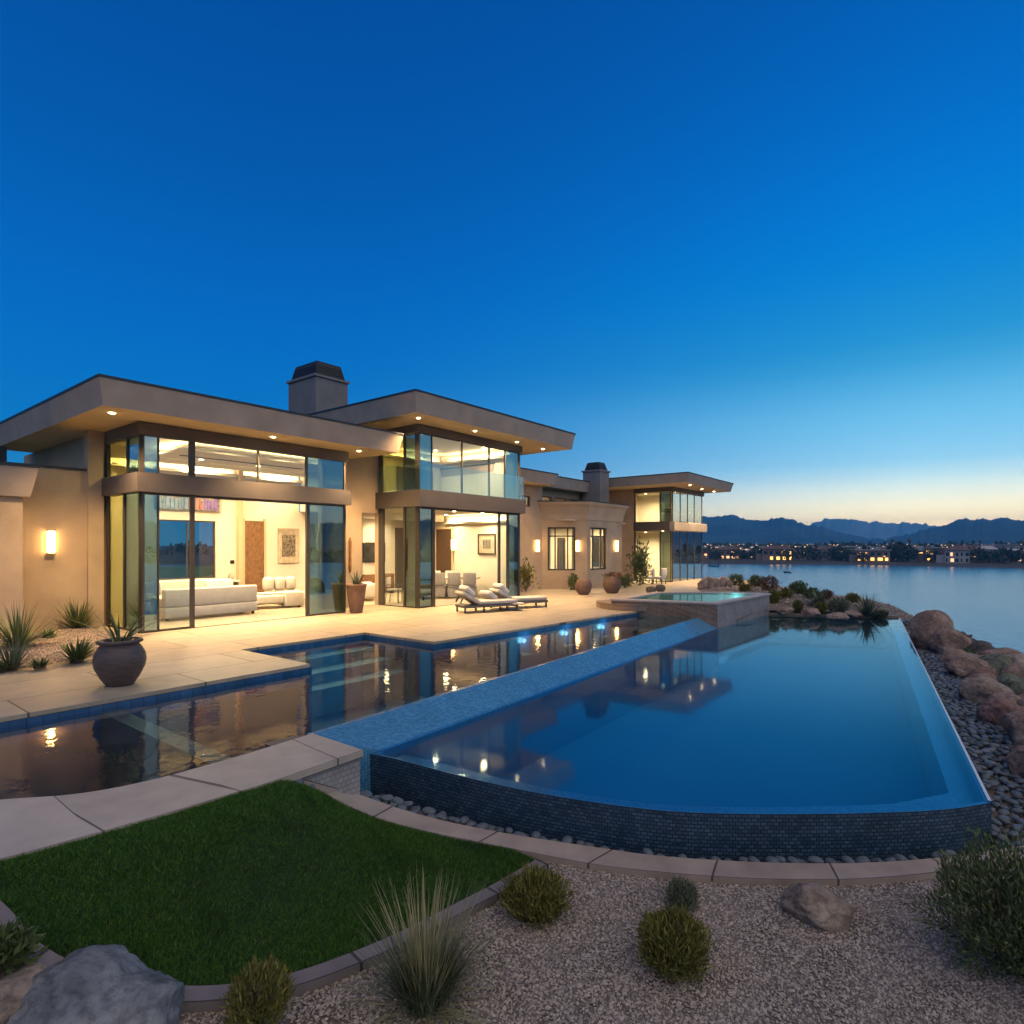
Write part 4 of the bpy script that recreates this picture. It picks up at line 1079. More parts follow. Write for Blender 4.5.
bx('ceiling', 19.2, 23.4, 16.8, 18.3, 4.81, 4.84, M['ceiling'])
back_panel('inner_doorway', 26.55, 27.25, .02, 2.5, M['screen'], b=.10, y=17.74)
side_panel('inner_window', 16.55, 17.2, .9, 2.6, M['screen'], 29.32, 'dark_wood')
for p0, p1, us in ((BAY[0], BAY[1], (.30, 1.44)), (BAY[1], BAY[2], (.34, 1.78))):
    d_ = (Vector(p1) - Vector(p0)).normalized(); Mx_ = Matrix(((d_.x, -d_.y, 0, p0[0]), (d_.y, d_.x, 0, p0[1]), (0, 0, 1, 0), (0, 0, 0, 1)))
    for u in us:
        mb = MB(); mb.box(u, u + .11, .30, .36, .3, 2.9, Mx_); mb.build('curtain', M['canvas'], house)
# high wall with strip windows behind the bay
xs0, xs1 = onY(538, 18.0), onY(581, 18.0)
w3 = (xs1 - xs0) / 3
ops = [(xs0 - 22.5 + k * w3 + .12, xs0 - 22.5 + (k + 1) * w3 - .12, 4.30, 4.66) for k in range(3)]
wall('wall', (22.5, 18.0), (32.15, 18.0), .22, 3.0, 5.05, M['stucco'], ops)
for o_ in ops: window((22.5, 18.0), (32.15, 18.0), *o_, M['glass'], bar=.04)
bx('interior_wall', 22.6, 32.1, 20.4, 20.6, 3.0, 5.05, M['cream'])
for k in range(3): ceiling_lamp(xs0 + (k + .5) * w3, 19.2, 4.98, house, 400)
bx('ceiling', 22.6, 32.1, 18.25, 20.4, 4.99, 5.02, M['ceiling'])
roof(23.45, 30.2, 17.35, 22.5, 5.06, 5.62, .08)
chimney(29.07, 30.1, 16.6, 17.7, 3.9, 6.2, .5)

# --- far pavilion
roof3 = roof(30.45, 37.45, 12.2, 24.0, 5.4, 5.88, .12)
for q in ((690, 485), (702, 489), (714, 491.5)):
    x, y = P(*q, 5.4); downlight(x, y, 5.4, roof3, 1500)
wall('wall', (32.2, 22), (32.2, 16.10), .25, 0, 5.395, M['stucco'])
bx('header', 32.1, 36.9, 13.66, 13.86, 5.15, 5.395, M['beam']); bx('header', 32.1, 32.3, 13.863, 16.09, 5.15, 5.395, M['beam'])
bx('beam', 32.08, 37.15, 13.56, 13.86, 2.92, 3.42, M['chimney'], bevel=.02); bx('beam', 32.08, 32.34, 13.863, 16.09, 2.92, 3.42, M['beam'])
bx('floor_slab', 32.345, 36.85, 13.865, 18.2, 2.94, 3.40, M['ceiling'])
M['glass_far'] = glass_mat('lake_facing_glass', (.30, .36, .36), .50, (.85, .95, 1.0))
def far_cells(z0, z1):
    e = [32.26, 33.35, 34.45, 35.5, 36.75]
    return [(a + .03, b - .03, z0, z1, 'glass_far') for a, b in zip(e[:-1], e[1:])], [(a - .03, a + .03, z0 - .02, z1 + .02) for a in e]
c_, p_ = far_cells(.05, 2.88); glazing('lake_glass_wall', c_, p_, 13.73, 13.79, None)
c_, p_ = far_cells(3.46, 5.12); glazing('upper_lake_glass_wall', c_, p_, 13.73, 13.79, None)
for z0, z1, nm in ((.05, 2.90, 'side_glass_wall'), (3.44, 5.13, 'upper_side_glass')):
    glazing(nm, [(13.85, 14.42, z0, z1, 'glass_teal'), (14.5, 16.0, z0, z1, 'glass')], [(13.80, 13.85, z0 - .03, z1), (14.42, 14.50, z0 - .03, z1), (16.0, 16.09, z0 - .03, z1)], 32.17, 32.23, None, 1, [(13.80, 16.09, z0 - .025, z0 + .02), (13.80, 16.09, z1 - .03, z1 - .002)])
bx('interior_floor', 32.3, 36.8, 13.85, 18.0, .001, .011, M['floor_in'])
bx('interior_wall', 32.46, 36.85, 18.0, 18.2, .012, 2.93, M['cream']); bx('interior_wall', 32.46, 36.85, 18.0, 18.2, 3.42, 5.38, M['cream'])
bx('interior_wall', 36.72, 36.9, 13.9, 17.99, .012, 2.93, M['cream']); bx('interior_wall', 36.72, 36.9, 13.9, 17.99, 3.42, 5.38, M['cream'])
bx('ceiling', 32.35, 36.9, 13.9, 18.2, 5.383, 5.394, M['ceiling'])
for x, y in ((33.3, 14.8), (35.2, 14.8), (33.3, 16.8), (35.2, 16.8)):
    ceiling_lamp(x, y, 5.38, house, 700); ceiling_lamp(x, y, 2.935, house, 700)
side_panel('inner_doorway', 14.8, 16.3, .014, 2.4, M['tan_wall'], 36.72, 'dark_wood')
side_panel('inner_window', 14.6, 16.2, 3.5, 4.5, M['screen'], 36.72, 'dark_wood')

# --- wall sconces
def sconce(p, n, label, h=.58, w_=.17, group='wall sconces with warm glowing shades'):
    n = Vector((n[0], n[1], 0)).normalized(); u = Vector((-n.y, n.x, 0))
    Mx = Matrix(((u.x, n.x, 0, p[0]), (u.y, n.y, 0, p[1]), (0, 0, 1, p[2]), (0, 0, 0, 1)))
    r = empty('wall_sconce', p, label, 'sconce', group)
    mb = MB(); mb.box(-w_ * .35, w_ * .35, .001, .03, -h * .4, h * .4, Mx); mb.build('backplate', M['frame'], r)
    mb = MB(); mb.box(-w_ * .42, w_ * .42, .04, .12, -h * .45, h * .45, Mx); mb.build('lamp_shade', M['sconce_glow'], r)
    mb = MB()
    for s_ in (-1, 1): mb.box(-w_ * .5, w_ * .5, .031, .13, s_ * h * .475 - h * .025, s_ * h * .475 + h * .025, Mx)
    for s_ in (-1, 1): mb.box(s_ * w_ * .46 - .006, s_ * w_ * .46 + .006, .118, .128, -h * .45, h * .45, Mx)
    mb.build('metal_frame', M['dark_metal'], r)
    return r
sconce((onY(50, 17.5), 17.5, 2.12), (0, -1), 'glowing sconce on the left stucco wall above spiky plants')
sconce((onY(536.5, 16.5), 16.5, 2.05), (0, -1), 'glowing sconce on the plain wall just left of the bay')
sconce((24.42, 14.8 + .37, 2.05), (-1.7, -1.3), 'glowing sconce at the bay corner between its two windows')
sconce((onY(615.5, 14.8), 14.8, 2.05), (0, -1), 'glowing sconce right of the bay window beside the far pavilion')
sconce((18.72, onX(454, 18.7), 2.1), (-1, 0), 'glowing sconce inside, between the dark door and the framed print', .5, .14)
sconce((32.2, 17.0, 2.0), (-1, 0), 'glowing sconce on the pier beside the far pavilion glass', .4, .14) if False else None

# ------------------------------------------------------------------ furniture and pots
def rb(name, parent, m, x0, x1, y0, y1, z0, z1, bev=.05, Mx=None):
    mb = MB(); mb.box(x0, x1, y0, y1, z0, z1, Mx)
    o = mb.build(name, m, parent, bevel=bev, seg=3)
    for p in o.data.polygons: p.use_smooth = True
    return o
def at(x, y, rz, z=0):
    return Matrix.Translation((x, y, z)) @ Matrix.Rotation(rz, 4, 'Z')

def sofa(name, label, x, y, rz, L, D, H, m, ncush=3, arms=True):
    r = empty(name, (x, y, .012), label, 'sofa'); A = at(x, y, rz, .012)
    rb('base', r, m, -L / 2, L / 2, -D / 2, D / 2, .08, .36, .03, A)
    rb('backrest', r, m, -L / 2, L / 2, D / 2 - .22, D / 2, .365, H, .05, A)
    if arms:
        for s_ in (-1, 1): rb('armrest', r, m, min(s_ * L / 2, s_ * (L / 2 - .2)), max(s_ * L / 2, s_ * (L / 2 - .2)), -D / 2, D / 2 - .225, .365, .62, .05, A)
    a = L / 2 - (.2 if arms else 0.0); w_ = 2 * a / ncush
    for k in range(ncush):
        rb('seat_cushion', r, m, -a + k * w_ + .01, -a + (k + 1) * w_ - .01, -D / 2 + .02, D / 2 - .23, .365, .50, .05, A)
    for sx in (-1, 1):
        for sy in (-1, 1):
            mb = MB(); mb.box(sx * (L / 2 - .1) - .03, sx * (L / 2 - .1) + .03, sy * (D / 2 - .1) - .03, sy * (D / 2 - .1) + .03, 0, .08, A); mb.build('leg', M['dark_wood'], r)
    return r
# white sofa with its back to the terrace; a second one under the rear window
sofa('sofa', 'white sofa seen from behind in the open left living room', 8.15, 17.55, math.pi, 2.6, .95, .86, M['white_fab'])
sofa('sofa', 'white sofa against the rear wall below the dark window', 8.75, 19.85, 0, 2.9, .95, .92, M['white_fab'])
r = empty('chaise_lounge', (10.6, 18.3, .012), 'white tufted chaise with a pillowy back near the carved door', 'chaise')
A = at(10.75, 18.35, R(-12), .012)
rb('seat', r, M['white_fab'], -.85, .15, -.5, .5, .14, .46, .09, A)
rb('base', r, M['white_fab'], .16, .78, -.55, .55, .06, .52, .04, A)
for k in range(3): rb('back_cushion', r, M['white_fab'], -.25 + k * .36, .08 + k * .36, .22, .56, .53, .98, .10, A)
for sx in (-.75, .65):
    for sy in (-.4, .4):
        mb = MB(); mb.box(sx - .03, sx + .03, sy - .03, sy + .03, 0, .14 if sx < 0 else .06, A); mb.build('leg', M['dark_wood'], r)
for k, (x, z, m_, lab) in enumerate(((7.55, .53, 'grey_fab', 'grey cushion at the left end of the rear white sofa'), (9.35, .53, 'pale_fab', 'pale cushion at the right end of the rear white sofa'), (9.75, .53, 'white_fab', 'small white cushion leaning on the right arm of the rear sofa'))):
    o = rb('cushion', None, M[m_], -.24, .24, -.08, .08, 0, .42, .075, at(x, 19.62, R(8 - 9 * k), z) @ Matrix.Rotation(R(-14), 4, 'X')); tag(o, lab, 'cushion')
o = rb('throw_blanket', None, M['pale_fab'], -.35, .35, -.18, .26, 0, .05, .02, at(10.45, 18.15, R(-12), .475)); tag(o, 'pale folded blanket lying on the tufted chaise seat', 'blanket')
xw = onY(232, 20.5); mb = MB(); mb.box(xw - .07, xw + .07, 20.47, 20.499, 1.42, 1.54); mb.box(xw - .05, xw + .05, 20.462, 20.4695, 1.45, 1.52); o = mb.build('wall_control', M['screen']); tag(o, 'small dark control panel on the cream wall left of the carved door', 'control panel')
# coffee table with bowls behind the sofa back
r = empty('coffee_table', (8.2, 18.75, .012), 'low pale table between the two white sofas', 'table')
rb('tabletop', r, M['canvas'], 7.6, 8.9, 18.45, 19.1, .40, .46, .01)
for sx in (7.68, 8.82):
    for sy in (18.53, 19.02):
        mb = MB(); mb.box(sx - .03, sx + .03, sy - .03, sy + .03, .012, .40); mb.build('leg', M['dark_wood'], r)
r = empty('console_table', (10.2, 20.2, .012), 'slim pale console against the wall left of the carved door', 'table')
rb('tabletop', r, M['white_fab'], 9.95, 10.5, 20.12, 20.48, .80, .86, .01)
for sx in (9.98, 10.47):
    mb = MB(); mb.box(sx - .02, sx + .02, 20.15, 20.45, .012, .80); mb.build('leg', M['canvas'], r)

def potted(name, label, x, y, z, prof, m, parent=None): ...
def vase(name, label, x, y, z, h, r_, m, cat='vase'):
    mb = MB(); mb.lathe([(0, 0), (r_ * .6, 0), (r_, h * .35), (r_ * .8, h * .7), (r_ * .4, h * .88), (r_ * .5, h), (r_ * .4, h), (r_ * .3, h * .85), (0, h * .8)], (x, y, z), 20)
    o = mb.build(name, m); tag(o, label, cat); return o
vase('bowl', 'dark bowl on the low table between the white sofas', 8.0, 18.8, .461, .14, .22, M['dark_wood'], 'bowl')
vase('vase', 'small pale vase on the slim console by the carved door', 10.25, 20.3, .861, .24, .09, M['canvas'])

# wall art
def art(name, label, Mx, w_, h, m_frame, m_can, m_motif, inner=.18, cat='picture'):
    r = empty(name, Mx.translation, label, cat)
    mb = MB(); b = .05
    mb.box(-w_ / 2, w_ / 2, .001, .03, -h / 2, h / 2, Mx); mb.build('backboard', m_can, r)
    mb = MB()
    mb.box(-w_ / 2, -w_ / 2 + b, .031, .06, -h / 2, h / 2, Mx); mb.box(w_ / 2 - b, w_ / 2, .031, .06, -h / 2, h / 2, Mx); mb.box(-w_ / 2 + b, w_ / 2 - b, .031, .06, -h / 2, -h / 2 + b, Mx); mb.box(-w_ / 2 + b, w_ / 2 - b, .031, .06, h / 2 - b, h / 2, Mx)
    mb.build('picture_frame', m_frame, r)
    mb = MB(); mb.box(-w_ / 2 + inner * w_, w_ / 2 - inner * w_, .032, .042, -h / 2 + inner * h, h / 2 - inner * h, Mx); mb.build('print', m_motif, r)
    return r
def face_y(x, z, y=20.5): return Matrix(((1, 0, 0, x), (0, -1, 0, y), (0, 0, 1, z), (0, 0, 0, 1)))
def face_x(y, z, x=18.72): return Matrix(((0, -1, 0, x), (1, 0, 0, y), (0, 0, 1, z), (0, 0, 0, 1)))
art('framed_relief', 'tan framed dark floral relief right of the carved door', face_y(12.55, 2.05), .86, 1.30, M['canvas'], M['canvas'], M['art_dark'])
art('framed_print', 'small framed grey print on the pale right hand dining wall', face_x(15.95, 2.12), .95, .84, M['frame'], M['canvas'], M['art_grey'], .28)
# long colourful band above the rear window
r = empty('colour_panel', (8.9, 20.45, 3.5), 'long band of blue and red upright shapes above the rear window', 'panel')
mb = MB(); mb.box(7.9, 9.95, 20.44, 20.498, 3.18, 3.82); mb.build('backboard', M['art_grey'], r)
rr_ = random.Random(4)
for k, (cn, c, x0, x1) in enumerate((('blue', (.15, .21, .30), 7.95, 8.9), ('red', (.26, .12, .11), 8.92, 9.4), ('violet', (.16, .10, .28), 9.42, 9.9))):
    mb = MB(); x = x0
    while x < x1 - .05:
        w_ = rr_.uniform(.05, .11); mb.box(x, min(x + w_, x1), 20.41, 20.438, 3.24, rr_.uniform(3.5, 3.78)); x += w_ + .03
    mb.build('coloured_upright', mat(cn + '_upright', c, .4, .4, 6), r)

# dining end of the room
r = empty('dining_table', (17.42, 16.8, .012), 'long pale dining table set behind the grey slipcovered chairs', 'table')
TA = at(17.42, 16.80, R(-52), .012)
rb('tabletop', r, M['canvas'], -1.2, 1.2, -.45, .45, .72, .78, .015, TA)
for s_ in (-1, 1): rb('pedestal', r, M['dark_wood'], s_ * .8 - .12, s_ * .8 + .12, -.25, .25, 0, .72, .02, TA)
def din_chair(x, y, rz, m, label, H=1.0):
    r = empty('dining_chair', (x, y, .012), label, 'chair', 'chairs around the dining table'); A = at(x, y, rz, .012)
    rb('seat', r, m, -.25, .25, -.25, .25, .40, .50, .03, A); rb('backrest', r, m, -.25, .25, .19, .28, .505, H, .03, A)
    rb('skirt', r, m, -.245, .245, -.245, .245, .05, .395, .02, A)
    return r
for k, lab in enumerate(('grey slipcovered chair nearest the dining room post', 'grey slipcovered chair second from the dining room post', 'grey slipcovered chair third from the dining room post', 'darker grey slipcovered chair at the right end of the table')):
    p = TA @ Vector((-.95 + k * .60, -.70, 0)); din_chair(p.x, p.y, R(-52 + 180), M['grey_fab'], lab)
for k, lab in enumerate(('pale chair on the far left side of the dining table', 'pale chair in the middle beyond the dining table')):
    p = TA @ Vector((-.75 + k * .7, .68, 0)); din_chair(p.x, p.y, R(-52), M['white_fab'], lab)
for k, lab in enumerate(('open metal chair seen through the side glass, left one', 'open metal chair seen through the side glass, right one')):
    x, y = ((14.25, 16.5), (14.75, 16.1))[k]
    r = empty('metal_chair', (x, y, .012), lab, 'chair', 'metal chairs behind the side glass'); A = at(x, y, R(30 + 20 * k), .012)
    mb = MB()
    for sx in (-.22, .22):
        mb.tube([A @ Vector((sx, -.22, 0)), A @ Vector((sx, -.22, .64)), A @ Vector((sx, .2, .66)), A @ Vector((sx, .24, 0))], .018, 6)
    mb.build('frame', M['dark_metal'], r)
    rb('seat', r, M['taupe_fab'], -.22, .22, -.22, .22, .42, .50, .03, A); rb('backrest', r, M['taupe_fab'], -.22, .22, .19, .24, .56, .90, .02, A)
r = empty('armchair', (14.6, 18.6, .012), 'white rounded armchair seen through the open doorway', 'armchair'); A = at(14.2, 18.2, R(60), .012)
rb('seat', r, M['white_fab'], -.42, .42, -.42, .42, .1, .46, .08, A); rb('backrest', r, M['white_fab'], -.45, .45, .30, .50, .2, .92, .09, A)
for s_ in (-1, 1): rb('armrest', r, M['white_fab'], s_ * .45 - .1, s_ * .45 + .1, -.42, .29, .1, .66, .08, A)
vase('bowl', 'dark bowl standing on the dining table', *(TA @ Vector((-.6, 0, 0))).to_2d(), .793, .10, .18, M['dark_wood'], 'bowl')
vase('vase', 'white vase standing on the dining table', *(TA @ Vector((.2, .05, 0))).to_2d(), .793, .26, .09, M['white_fab'])
r = empty('television', (16.55, 20.45, 1.9), 'black wall television seen through the doorway between the pavilions', 'television')
rb('screen', r, M['screen'], 15.95, 17.15, 20.43, 20.47, 1.35, 2.2, .005); mb = MB(); mb.box(16.3, 16.8, 20.472, 20.498, 1.6, 1.95); mb.build('wall_mount', M['dark_metal'], r)
r = empty('sideboard', (16.5, 20.2, .012), 'reddish wooden sideboard below the television', 'sideboard')
rb('body', r, M['wood'], 15.8, 17.3, 20.0, 20.42, .1, .85, .01)
for k in range(3): rb('door', r, M['wood'], 15.83 + k * .49, 16.29 + k * .49, 19.975, 19.998, .14, .81, .005)
for sx in (15.86, 17.24):
    mb = MB(); mb.box(sx - .03, sx + .03, 20.03, 20.38, .012, .1); mb.build('leg', M['dark_wood'], r)
# slim dark wall ornament by the tall pot
mb = MB(); mb.tube([(onY(349, 16.42), 16.36, z) for z in (1.15, 1.3, 1.7, 2.2, 2.32)], [.02, .055, .045, .055, .015], 8)
o = mb.build('wall_ornament', M['wood']); tag(o, 'slim dark upright ornament on the wall above the tall pot', 'ornament')

# loungers on the patio
def lounger(x, y, rz, label, mcush):
    r = empty('sun_lounger', (x, y, 0), label, 'lounger', 'sun loungers on the patio'); A = at(x, y, rz)
    mb = MB(); L, D = 1.85, .70
    mb.box(-L / 2, L / 2, -D / 2, -D / 2 + .05, .16, .23, A); mb.box(-L / 2, L / 2, D / 2 - .05, D / 2, .16, .23, A)
    mb.box(-L / 2, -L / 2 + .05, -D / 2 + .05, D / 2 - .05, .16, .23, A); mb.box(L / 2 - .05, L / 2, -D / 2 + .05, D / 2 - .05, .16, .23, A)
    mb.box(-L / 2 + .05, L / 2 - .05, -D / 2 + .05, D / 2 - .05, .20, .225, A); mb.build('frame', M['lounger_frame'], r)
    for sx in (-L / 2 + .05, -.25, L / 2 - .06):
        for sy in (-D / 2 + .04, D / 2 - .04):
            mb = MB(); mb.box(sx - .025, sx + .025, sy - .025, sy + .025, 0, .16, A); mb.build('leg', M['lounger_frame'], r)
    rb('mattress', r, mcush, -.45, L / 2 - .01, -D / 2 + .02, D / 2 - .02, .235, .35, .045, A)
    Bk = A @ Matrix.Translation((-.45, 0, .26)) @ Matrix.Rotation(R(30), 4, 'Y')
    rb('backrest', r, mcush, -.62, .02, -D / 2 + .02, D / 2 - .02, .0, .12, .045, Bk)
    mb = MB(); mb.box(-.5, -.46, -.2, -.17, -.22, 0, Bk); mb.box(-.5, -.46, .17, .2, -.22, 0, Bk); mb.build('back_support', M['lounger_frame'], r)
    Pk = Bk @ Matrix.Translation((-.40, 0, .135)) @ Matrix.Rotation(R(12), 4, 'Y')
    rb('pillow', r, M['pale_fab'], -.22, .20, -.30, .30, 0, .17, .075, Pk)
    return r
lounger(14.25, 12.15, R(-24), 'taupe sun lounger nearest the tall pot with a pale pillow', M['taupe_fab'])
lounger(15.75, 12.05, R(-22), 'sun lounger closer to the spa with a pale raised pillow', M['taupe_fab'])
o = rb('loose_pillow', None, M['pale_fab'], -.22, .22, -.28, .28, 0, .17, .075, at(14.55, 12.40, R(-10), .38) @ Matrix.Rotation(R(40), 4, 'Y')); tag(o, 'pale loose pillow leaning at the back of the first lounger', 'pillow')
r = empty('low_table', (14.75, 11.75, 0), 'tiny low table in front of the nearer lounger', 'table')
mb = MB(); mb.lathe([(0, .20), (.22, .20), (.23, .22), (.22, .24), (0, .24)], (15.0, 11.55, 0), 20); mb.build('tabletop', M['taupe_fab'], r)
mb = MB(); mb.tube([(15.0, 11.55, 0), (15.0, 11.55, .2)], .03, 8); mb.lathe([(0, 0), (.16, 0), (.16, .015), (0, .02)], (15.0, 11.55, 0.001), 16); mb.build('pedestal', M['lounger_frame'], r)

# pale patio chairs beside the far pavilion
for k, (px, lab) in enumerate(((648, 'pale patio chair left of its twin by the far pavilion'), (659, 'pale patio chair right of its twin by the far pavilion'))):
    x, y = P(px, 584, 0); r = empty('patio_chair', (x, y, 0), lab, 'chair', 'pale patio chairs'); A = at(x, y, R(200 - 20 * k))
    rb('seat', r, M['pale_fab'], -.3, .3, -.3, .3, .28, .42, .04, A); rb('backrest', r, M['pale_fab'], -.3, .3, .22, .34, .425, .85, .04, A)
    mb = MB()
    for sx in (-.27, .27):
        for sy in (-.27, .27): mb.box(sx - .02, sx + .02, sy - .02, sy + .02, 0, .28, A)
    mb.build('leg_frame', M['lounger_frame'], r)

# pots
M['pot_round'] = mat('rough_clay', (.15, .095, .075), .85, .35, 9, .8, 14, stretch=(1, 1, 4))
def pot(name, label, x, y, z, prof, m, nseg=36):
    r = empty(name, (x, y, z), label, 'pot')
    mb = MB(); mb.lathe(prof, (x, y, z), nseg); mb.build('vessel', m, r)
    top = prof[-1]
    mb = MB(); mb.lathe([(0, top[1] + .005), (top[0] * 1.01, top[1])], (x, y, z), 20); mb.build('soil', M['soil'], r)
    return r
pot('clay_urn', 'big round brown urn with a rolled rim at the pool edge', 3.35, 9.86, 0, [(0, .0), (.17, 0), (.185, .02), (.25, .12), (.315, .26), (.335, .36), (.32, .46), (.27, .55), (.245, .585), (.245, .60), (.285, .615), (.295, .635), (.285, .655), (.25, .66), (.235, .64), (.23, .58)], M['pot_brown'], 48)
pot('tall_planter', 'tall tapered reddish planter beside the open glass doors', 11.42, 14.95, 0, [(0, 0), (.17, 0), (.19, .03), (.23, .3), (.275, .62), (.30, .82), (.315, .83), (.315, .88), (.27, .88), (.26, .80)], M['pot_red'])
for px, py, r_, lab in ((583.5, 594.5, .36, 'round brown clay pot left of its twin, below the bay corner'), (612, 593, .41, 'round brown clay pot with dry growth right of its twin, below the bay')):
    x, y = P(px, py, 0); pot('round_pot', lab, x, y, 0, [(0, 0), (r_ * .55, 0), (r_ * .62, .03), (r_ * .86, r_ * .45), (r_, r_ * .95), (r_ * .94, r_ * 1.35), (r_ * .74, r_ * 1.72), (r_ * .5, r_ * 1.86), (r_ * .44, r_ * 1.84), (r_ * .42, r_ * 1.75)], M['pot_round'])
for (px, py), lab in (((651, 594.5), 'small dark round bowl on the spa corner, left of its twin'), ((660.5, 592.5), 'small dark round bowl on the spa corner, right of its twin')):
    x, y = P(px, py, .0); mb = MB(); mb.lathe([(0, 0), (.10, 0), (.2, .12), (.22, .22), (.17, .32), (.13, .33), (.14, .30), (0, .28)], (x, y, 0), 20)
    o = mb.build('fire_bowl', M['boulder_dark']); tag(o, lab, 'bowl', 'dark bowls behind the spa')

# ------------------------------------------------------------------ planting
def blades(n, base_r, L, w, el, droop, seg=4, seed=0, cup=0.0, bias=None):
    """n tapering strips growing from a small disc; returns verts, tri faces. el = (min,max) degrees above ground"""
    g_ = np.random.default_rng(seed)
    a = g_.uniform(0, 2 * np.pi, n); rr = base_r * np.sqrt(g_.random(n))
    ln = g_.uniform(L[0], L[1], n); e = np.radians(g_.uniform(el[0], el[1], n)); wd = g_.uniform(w[0], w[1], n); dr = g_.uniform(droop[0], droop[1], n)
    t = np.linspace(0, 1, seg + 1)
    ox, oy = rr * np.cos(a), rr * np.sin(a)
    da = a + g_.normal(0, .25, n)
    V = np.zeros((n, seg + 1, 2, 3))
    for i, ti in enumerate(t):
        hr = ln * ti * np.cos(e); z = ln * ti * np.sin(e) - dr * ln * ti ** 2.2; hr2 = hr + dr * ln * .5 * ti ** 2.2
        cx_, cy_ = ox + hr2 * np.cos(da), oy + hr2 * np.sin(da)
        ww = wd * (1 - ti ** 1.6) * (0.75 + .5 * min(1, ti * 3)) + .0004
        V[:, i, 0] = np.stack([cx_ - np.sin(da) * ww, cy_ + np.cos(da) * ww, np.maximum(z, .003) + cup * ww], -1)
        V[:, i, 1] = np.stack([cx_ + np.sin(da) * ww, cy_ - np.cos(da) * ww, np.maximum(z, .003) + cup * ww], -1)
    m_ = (seg + 1) * 2; F = []
    for i in range(seg):
        p = i * 2; F += [(p, p + 1, p + 3), (p, p + 3, p + 2)]
    F = np.array(F); F = (F[None] + (np.arange(n) * m_)[:, None, None]).reshape(-1, 3)
    return V.reshape(-1, 3), F

def leaves(n, r, ls, seed=0, fill=.55, up=.5, aspect=.35, lump=.18, zmin=.0):
    """leaf-sized diamonds through an uneven ellipsoid standing on z=0"""
    g_ = np.random.default_rng(seed)
    d = g_.normal(0, 1, (n, 3)); d /= np.linalg.norm(d, axis=1)[:, None]
    lum = np.array([noise.noise(Vector((*(q * 2.1), )) + Vector((seed * 3.1, 0, 0))) for q in d])
    rad = (fill + (1 - fill) * g_.random(n) ** .5) * (1 + lump * 2 * lum)
    c = d * rad[:, None] * np.array(r) + np.array([0, 0, r[2] * .92])
    c = c[c[:, 2] > zmin]; d = d[:len(c)]; n = len(c)
    out = c - np.array([0, 0, r[2] * .5]); out /= np.linalg.norm(out, axis=1)[:, None] + 1e-6
    dirv = out * (1 - up) + np.array([0, 0, 1]) * up + g_.normal(0, .35, (n, 3)); dirv /= np.linalg.norm(dirv, axis=1)[:, None]
    s = np.cross(dirv, g_.normal(0, 1, (n, 3))); s /= np.linalg.norm(s, axis=1)[:, None] + 1e-6
    l = g_.uniform(ls * .6, ls * 1.3, n)[:, None]
    V = np.stack([c, c + dirv * l * .45 + s * l * aspect * .5, c + dirv * l, c + dirv * l * .45 - s * l * aspect * .5], 1)
    F = np.array([(0, 1, 2), (0, 2, 3)]); F = (F[None] + (np.arange(n) * 4)[:, None, None]).reshape(-1, 3)
    return V.reshape(-1, 3), F

def stems(r, n, seed=0, rad=.006):
    rr = random.Random(seed); mb = MB()
    for k in range(n):
        a = rr.uniform(0, 6.28); k1 = rr.uniform(.3, .8)
        e = Vector((math.cos(a) * r[0] * k1, math.sin(a) * r[1] * k1, r[2] * rr.uniform(.9, 1.6)))
        mb.tube([(0, 0, -.02), e * .45 + Vector((0, 0, .02)), e], [rad * 1.5, rad, rad * .5], 5)
    return mb

def plant(name, label, cat, x, y, z, parts, group=None, rz=0):
    """parts: list of (part name, verts, faces, material) or (part name, MB, material), in local coordinates"""
    r = empty(name, (x, y, z), label, cat, group); r.rotation_euler.z = rz
    for p in parts:
        if isinstance(p[1], MB):
            o = bpy.data.objects.new(p[0], p[1].mesh(p[0], p[2])); SC.collection.objects.link(o); o.parent = r
        else:
            o = np_mesh(p[0], p[1], p[2], p[3]); o.parent = r
    return r
def shrub(name, label, x, y, z, r, n, ls, m, seed, up=.5, aspect=.3, fill=.5, lump=.18, group=None, nst=14):
    V, F = leaves(n, r, ls, seed, fill, up, aspect, lump)
    return plant(name, label, 'shrub', x, y, z, [('foliage', V, F, M[m]), ('stems', stems(r, nst, seed), M['twig'])], group)
def spiky(name, label, cat, x, y, z, m, n, L, w, el, droop, seed, base=.05, seg=4, group=None):
    V, F = blades(n, base, L, w, el, droop, seg, seed)
    mb = MB(); mb.lathe([(base * 1.2, -.03), (base * 1.3, .02), (base * .8, .07), (0, .09)], (0, 0, 0), 10)
    return plant(name, label, cat, x, y, z, [('leaves', V, F, M[m]), ('rootstock', mb, M['twig'])], group)

